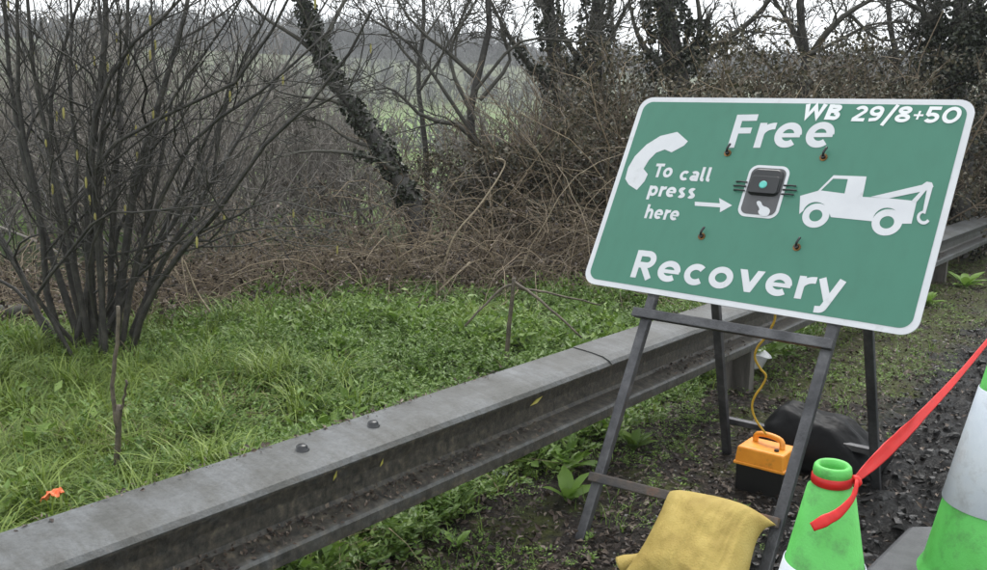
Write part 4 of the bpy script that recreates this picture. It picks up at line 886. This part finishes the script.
# ------------------------------------------------------------------ grass, herbs, weeds, litter
def scatter(n, o0, o1, ymax, y0=2.0, um=140):
    y = y0 + (ymax - y0) * rng.uniform(size=n) ** 1.15; u = rng.uniform(-um, 987 + um, n); x = (u - CX) / F * y * 1.0
    dpt = y * cp + H * sp_; x = (u - CX) / F * dpt; o = SS[0] * x + SS[1] * y; k = (o > o0) & (o < o1); return x[k], y[k], o[k], u[k]
def blades(mb, x, y, L, W, lean=.5, K=4):
    n = len(x); p = np.stack([x, y, gz(x, y) - .01], -1); az = rng.uniform(0, 6.283, n); h = np.stack([np.cos(az), np.sin(az), np.zeros(n)], -1); s = np.stack([-np.sin(az), np.cos(az), np.zeros(n)], -1)
    ln = rng.uniform(.2, 1, n) * lean; pts = []
    for k in range(K):
        f = k / (K - 1); w = W * (1 - f ** 1.5 * .95)
        c = p + h * (L * ln * f ** 2)[:, None] + np.array([0, 0, 1.0]) * (L * f * (1 - .45 * ln * f ** 2))[:, None]
        pts += [c - s * w[:, None] / 2, c + s * w[:, None] / 2]
    V = np.stack(pts, 1); i = np.arange(n)[:, None] * (2 * K); q = np.concatenate([i + np.array([[2 * k, 2 * k + 1, 2 * k + 3, 2 * k + 2]]) for k in range(K - 1)]); mb.add(V, q)
mb = MB()
x, y, o, u = scatter(150000, -7.5, -2.02, 8.2); lim = front(u) + .15; den = np.interp(u, [160, 420], [1.0, .2]) * (.25 + .75 * sstep(.36, .55, fbm(x * 1.6, y * 1.6, 71))); k = (y < lim) & (rng.uniform(size=len(x)) < den)
x, y, u = x[k], y[k], u[k]; n = len(x); tall = np.interp(u, [0, 200, 330, 987], [1.05, 1.0, .7, .6]) * (.55 + .8 * fbm(x * 2.2, y * 2.2, 77))
blades(mb, x, y, rng.uniform(.09, .24, n) * tall, rng.uniform(.004, .009, n), 1.1)
cx_, cy_, co_, cu_ = scatter(420, -7, -2.2, 6.5); k = (cy_ < front(cu_) - .2) & (rng.uniform(size=len(cx_)) < np.interp(cu_, [180, 420], [1, .12])); cx_, cy_ = cx_[k], cy_[k]
m_ = rng.integers(25, 60, len(cx_)); X_ = np.repeat(cx_, m_) + rng.normal(size=m_.sum()) * .035; Y_ = np.repeat(cy_, m_) + rng.normal(size=m_.sum()) * .035
blades(mb, X_, Y_, rng.uniform(.18, .36, m_.sum()), rng.uniform(.006, .013, m_.sum()), 1.5, 6)
tag(mb.build('grass', M['grass'], None), 'long bright green grass on the bank behind the barrier', 'grass', None, 'stuff')
def herbs(x, y, size, nst=5, nlf=9, lf=(.024, .042), mb=None, hgt=1.0):
    n = len(x); m = n * nst; X = np.repeat(x, nst); Yy = np.repeat(y, nst); S = np.repeat(size, nst); az = rng.uniform(0, 6.283, m); el = rng.uniform(.35, 1.25, m)
    d = np.stack([np.cos(az) * np.cos(el), np.sin(az) * np.cos(el), np.sin(el) * hgt], -1); L = S * rng.uniform(.6, 1.15, m)
    base = np.stack([X, Yy, gz(X, Yy)], -1); f = np.linspace(.35, 1, nlf)
    P = base[:, None] + d[:, None] * (L[:, None] * f)[..., None] - np.array([0, 0, 1.0]) * (L[:, None] * .35 * f ** 2)[..., None] * np.cos(el)[:, None, None]
    sd = np.stack([-np.sin(az), np.cos(az), np.zeros(m)], -1)
    sg = np.where(np.arange(nlf) % 2 == 0, 1, -1)[None, :, None]
    D = d[:, None] * .6 + sd[:, None] * sg + rng.normal(size=(m, nlf, 3)) * .35
    LL = (rng.uniform(*lf, (m, nlf)) * (1.25 - .75 * f)[None] * (S / .14)[:, None]).ravel()
    leaves(mb, P.reshape(-1, 3), D.reshape(-1, 3), rng.normal(size=(m * nlf, 3)) * .4 + np.array([0, 0, 1]), LL, LL * rng.uniform(.3, .62, m * nlf), .12)
mb = MB(); x, y, o, u = scatter(16000, -7.5, -2.02, 8.4); k = (y < front(u) + .3) & (rng.uniform(size=len(x)) < np.interp(u, [100, 340], [.35, 1]) * (.25 + .9 * sstep(.38, .56, fbm(x * 1.2 + 7, y * 1.2, 81)))); x, y = x[k], y[k]
herbs(x, y, rng.uniform(.09, .23, len(x)) * (.45 + 1.1 * fbm(x * 1.5, y * 1.5, 83)), mb=mb, nlf=11, nst=6)
x, y, o, u = scatter(520, -6.5, -2.15, 8.0); k = (y < front(u) - .1) & (rng.uniform(size=len(x)) < np.interp(u, [60, 230, 650], [.15, .9, .8])); x, y = x[k], y[k]
herbs(x, y, rng.uniform(.17, .30, len(x)), 24, 15, (.012, .021), mb, 1.15)          # rounded feathery mounds
tag(mb.build('cow_parsley', M['herb'], None), 'feathery green cow parsley covering the bank behind the barrier', 'ground cover', None, 'stuff')
mb = MB(); x, y, o, u = scatter(60000, -7.5, -2.02, 8.6); k = (y < front(u) + .7) & (rng.uniform(size=len(x)) < sstep(.60, .70, fbm(x * 1.4 + 20, y * 1.4 + 4, 101)) * .7 + .5 * sstep(-.5, .3, y - front(u)) + .02); x, y = x[k], y[k]; n = len(x)
blades(mb, x, y, rng.uniform(.06, .26, n), rng.uniform(.003, .006, n), 1.9, 5)
tag(mb.build('dead_grass', M['straw_grass'], None), 'matted tan dead grass in patches and along the thicket foot', 'grass', None, 'stuff')
mb = MB(); x, y, o, u = scatter(9000, -7.5, -2.02, 8.6); k = (y < front(u) + .5) & (rng.uniform(size=len(x)) < sstep(.5, .6, fbm(x * 1.6 + 11, y * 1.6, 111)) * np.where(u > 240, 1, .5)); x, y = x[k], y[k]
herbs(x, y, rng.uniform(.10, .24, len(x)), 4, 5, (.04, .075), mb, 1.3)
tag(mb.build('broad_leaved_herbs', M['weed'], None), 'lush broad leaved herbs scattered through the bank', 'ground cover', None, 'stuff')
mb = MB(); x, y, o, u = scatter(24000, -2.3, -.75, 11)
den = sstep(.44, .56, fbm(x * 1.9 + 3, y * 1.9, 91)) * sstep(-.9, -1.5, o + (fbm(x, y, 5) - .5)) + .14 * sstep(-.95, -1.3, o); k = rng.uniform(size=len(x)) < den; x, y = x[k], y[k]
herbs(x, y, rng.uniform(.035, .11, len(x)), 4, 6, (.02, .035), mb, .7)
x, y, o, u = scatter(9000, -2.1, -1.2, 6); k = rng.uniform(size=len(x)) < sstep(.47, .6, fbm(x * 2.2, y * 2.2, 95)); blades(mb, x[k], y[k], rng.uniform(.04, .12, k.sum()), rng.uniform(.003, .006, k.sum()), 1.0)
tag(mb.build('low_weeds', M['weed'], None), 'low green weeds sprouting through the verge litter', 'ground cover', None, 'stuff')
mb = MB(); x, y, o, u = scatter(80000, -3.4, -.3, 10); k = rng.uniform(size=len(x)) < np.clip(1.1 - .9 * sstep(-1.35, -.9, o + (fbm(x * 2, y * 2, 21) - .5) * .5), .03, 1) * (.35 + .9 * fbm(x * 3, y * 3, 97)); x, y = x[k], y[k]; n = len(x)
nn = nrm(rng.normal(size=(n, 3)) * .45 + np.array([0, 0, 1])); leaves(mb, np.stack([x, y, gz(x, y) + rng.uniform(.001, .014, n)], -1), np.cross(nn, rng.normal(size=(n, 3))), nn, rng.uniform(.012, .042, n), rng.uniform(.006, .024, n), .3)
tag(mb.build('leaf_litter', M['litter'], None), 'brown leaf litter and chippings over the soil of the verge', 'leaf litter', None, 'stuff')
def lumps(name, m, n, o0, o1, ymax, s0, s1, label, den):
    x, y, o, u = scatter(n, o0, o1, ymax); k = rng.uniform(size=len(x)) < den(x, y, o); x, y = x[k], y[k]; n = len(x); sz = s0 * (s1 / s0) ** (rng.uniform(size=n) ** 2.2)
    c8 = np.array([[a, b, c] for c in (-.6, .55) for a, b in ((-1, -1), (1, -1), (1, 1), (-1, 1))], float)
    V = c8[None] * rng.uniform(.45, 1.15, (n, 8, 3)); V[:, 4:, :2] *= .6; a = rng.uniform(0, 6.28, n); ca, sa = np.cos(a)[:, None], np.sin(a)[:, None]
    V = np.stack([V[..., 0] * ca - V[..., 1] * sa, V[..., 0] * sa + V[..., 1] * ca, V[..., 2] * .7], -1) * sz[:, None, None] * rng.uniform(.6, 1.3, (n, 1, 3)) + np.stack([x, y, gz(x, y)], -1)[:, None]
    q = np.array([[3, 2, 1, 0], [4, 5, 6, 7], [0, 1, 5, 4], [1, 2, 6, 5], [2, 3, 7, 6], [3, 0, 4, 7]]); mb = MB(); mb.add(V, (np.arange(n)[:, None, None] * 8 + q[None]).reshape(-1, 4)); tag(mb.build(name, m, None, False), label, 'mud' if 'mud' in name else 'gravel', None, 'stuff')
mudden = lambda x, y, o: sstep(-1.4, -1.0, o + (fbm(x * 2, y * 2, 21) - .5) * .5) * (.25 + fbm(x * 2.5, y * 2.5, 131))
lumps('mud_clods', M['clod'], 26000, -1.7, .3, 9, .006, .032, 'black wet mud clods churned up along the verge edge', mudden)
lumps('stone_chips', M['chip'], 9000, -1.9, .2, 9, .004, .014, 'small pale stone chips strewn over verge and mud', lambda x, y, o: (.25 + .6 * fbm(x * 2, y * 2, 137)) * (.15 + .85 * sstep(-1.0, -1.4, o)))
# single weeds one can point to
def dock(c, nl, L, label, up=1.0, m='dock'):
    t = MB(); z = float(gz(c[0], c[1]))
    for k in range(nl):
        az = k * 2.4 + rng.uniform(-.4, .4); el = rng.uniform(.6, 1.3) * up; ln = L * rng.uniform(.7, 1.1); K = 7; d = np.array([math.cos(az) * math.cos(el), math.sin(az) * math.cos(el), math.sin(el)]); s = np.array([-math.sin(az), math.cos(az), 0]); V = []
        for q in range(K):
            f = q / (K - 1); w = ln * .17 * math.sin(math.pi * min(1, f * .86 + .12)) ** .8 * (1 + .12 * math.sin(q * 2.3 + k)); cc = np.array([c[0], c[1], z]) + d * ln * f - np.array([0, 0, .25 * ln * f * f]) + np.array([math.cos(az), math.sin(az), 0]) * .12 * ln * f * f
            V += [cc - s * w + np.array([0, 0, w * .35]), cc, cc + s * w + np.array([0, 0, w * .35])]
        t.add(V, [[q * 3 + a, q * 3 + a + 1, q * 3 + a + 4, q * 3 + a + 3] for q in range(K - 1) for a in (0, 1)])
    return tag(t.build('dock_plant', M[m], None, True), label, 'weed', 'broad leaved weeds on the verge')
for u, v, nl, L, lb, up, m in ((568, 500, 9, .17, 'upright pale green dock plant on the litter left of the easel leg', 1.0, 'dock'),
        (570, 470, 10, .15, 'spreading pale green dock plant just below the barrier beam', .75, 'dock'),
        (457, 545, 6, .085, 'small bright seedling alone on brown litter below the barrier', .9, 'dock'),
        (633, 452, 16, .14, 'bushy green clump between the left easel legs', 1.0, 'weed'),
        (925, 305, 12, .22, 'broad green weed beside the lower right edge of the sign', .8, 'dock'),
        (965, 288, 12, .24, 'broad green weed farthest right under the barrier', .8, 'dock'),
        (700, 345, 12, .2, 'green leafy weed growing behind the barrier post', .9, 'weed'),
        (155, 470, 1, .01, '', 1, 'weed')):
    if lb: p = gp(u, v); dock(p, nl, L, lb, up, m)
# dead upright stems
def deadstem(label, lines, loc):
    t = thing('dead_stem', label, 'dead plant', loc, 'dead upright stalks on the bank')
    for nm, P, r0, r1 in lines:
        P = resample(np.array(P), 12); P[1:-1] += rng.normal(size=(10, 3)) * .0022; mb = MB(); tubes(mb, P, np.linspace(r0, r1, 12)[None], 7, True); mb.build(nm, M['stem'], t, True)
y = 3.24; b = gp(118, 497); deadstem('tall dead forked stalk standing in the grass at left', [('stalk', [(b[0], y, -.03), at(117, 460, y), at(119, 405, y)], .013, .011), ('prong', [at(118, 430, y), at(113, 390, y), at(117, 340, y), at(118, 306, y)], .009, .007), ('prong', [at(119, 420, y), at(124, 400, y), at(126, 380, y - .02)], .007, .004)], (b[0], y, 0))
y = 5.0; b = at(506, 372, y); deadstem('dead broken stalk with snapped side branches behind the barrier', [('stalk', [(b[0], y, -.03), at(508, 340, y), at(514, 278, y)], .016, .012), ('side_branch', [at(514, 285, y), at(500, 290, y), at(465, 326, y - .1)], .009, .006), ('side_branch', [at(514, 282, y), at(540, 300, y - .1), at(582, 338, y - .2)], .010, .006), ('side_branch', [at(518, 288, y), at(550, 293, y), at(600, 305, y + .2)], .008, .005)], (b[0], y, 0))
y = 3.6; deadstem('thin dark dead stalk leaning at the far left edge', [('stalk', [at(33, 520, y), at(22, 475, y), at(8, 440, y)], .007, .004)], (at(33, 520, y)[0], y, 0))
for lb, pts, r, mm in (('pale dead stalk arching up through the brambles', [(440, 275, 7.3), (455, 235, 7.3), (480, 205, 7.4), (505, 165, 7.6), (495, 158, 7.6)], .010, 'straw'),
                   ('bent pale stalk hanging over the grass right of the hazel', [(210, 312, 6.0), (196, 290, 6.0), (182, 258, 6.0), (188, 300, 5.9)], .008, 'straw'),
                   ('pale slanting stalk low among the brambles', [(412, 322, 7.2), (440, 290, 7.3), (470, 262, 7.5)], .012, 'straw')):
    mb = MB(); P = resample(np.array([at(*q) for q in pts]), 16); tubes(mb, P, np.linspace(r, r * .5, 16)[None], 6, True); tag(mb.build('fallen_stalk', M[mm], None, True), lb, 'dead plant', 'pale dead stalks')
for lb, p0, p1, r in (('upper grey log lying left of the hazel clump', (-60, 318, 6.4), (24, 312, 6.2), .05), ('lower dark log lying left of the hazel clump', (-60, 348, 5.9), (40, 340, 5.7), .055)):
    mb = MB(); P = resample(np.array([at(*p0), (at(*p0) + at(*p1)) / 2 + np.array([0, 0, .02]), at(*p1)]), 8); tubes(mb, P, r * rng.uniform(.85, 1.1, 8)[None], 10, True); tag(mb.build('fallen_log', M['bark2'], None, True), lb, 'log', 'fallen logs')

# ------------------------------------------------------------------ damp air over the field
mb = MB(); xs_, ys_, zs_ = (-380, 380), (-50, 480), (-2.5, 38)
V = [(x, y, z) for z in zs_ for x, y in ((xs_[0], ys_[0]), (xs_[1], ys_[0]), (xs_[1], ys_[1]), (xs_[0], ys_[1]))]
mb.add(V, [[3, 2, 1, 0], [4, 5, 6, 7], [0, 1, 5, 4], [1, 2, 6, 5], [2, 3, 7, 6], [3, 0, 4, 7]])
hm = bpy.data.materials.new('damp_air'); hm.use_nodes = True; hn = hm.node_tree.nodes; hn.remove(hn['Principled BSDF'])
pv = hn.new('ShaderNodeVolumePrincipled'); pv.inputs['Color'].default_value = (.92, .94, .97, 1); pv.inputs['Density'].default_value = .0010
hm.node_tree.links.new(pv.outputs[0], hn['Material Output'].inputs['Volume'])
tag(mb.build('haze', hm, None), 'thin damp haze over the field', 'haze', None, 'stuff')
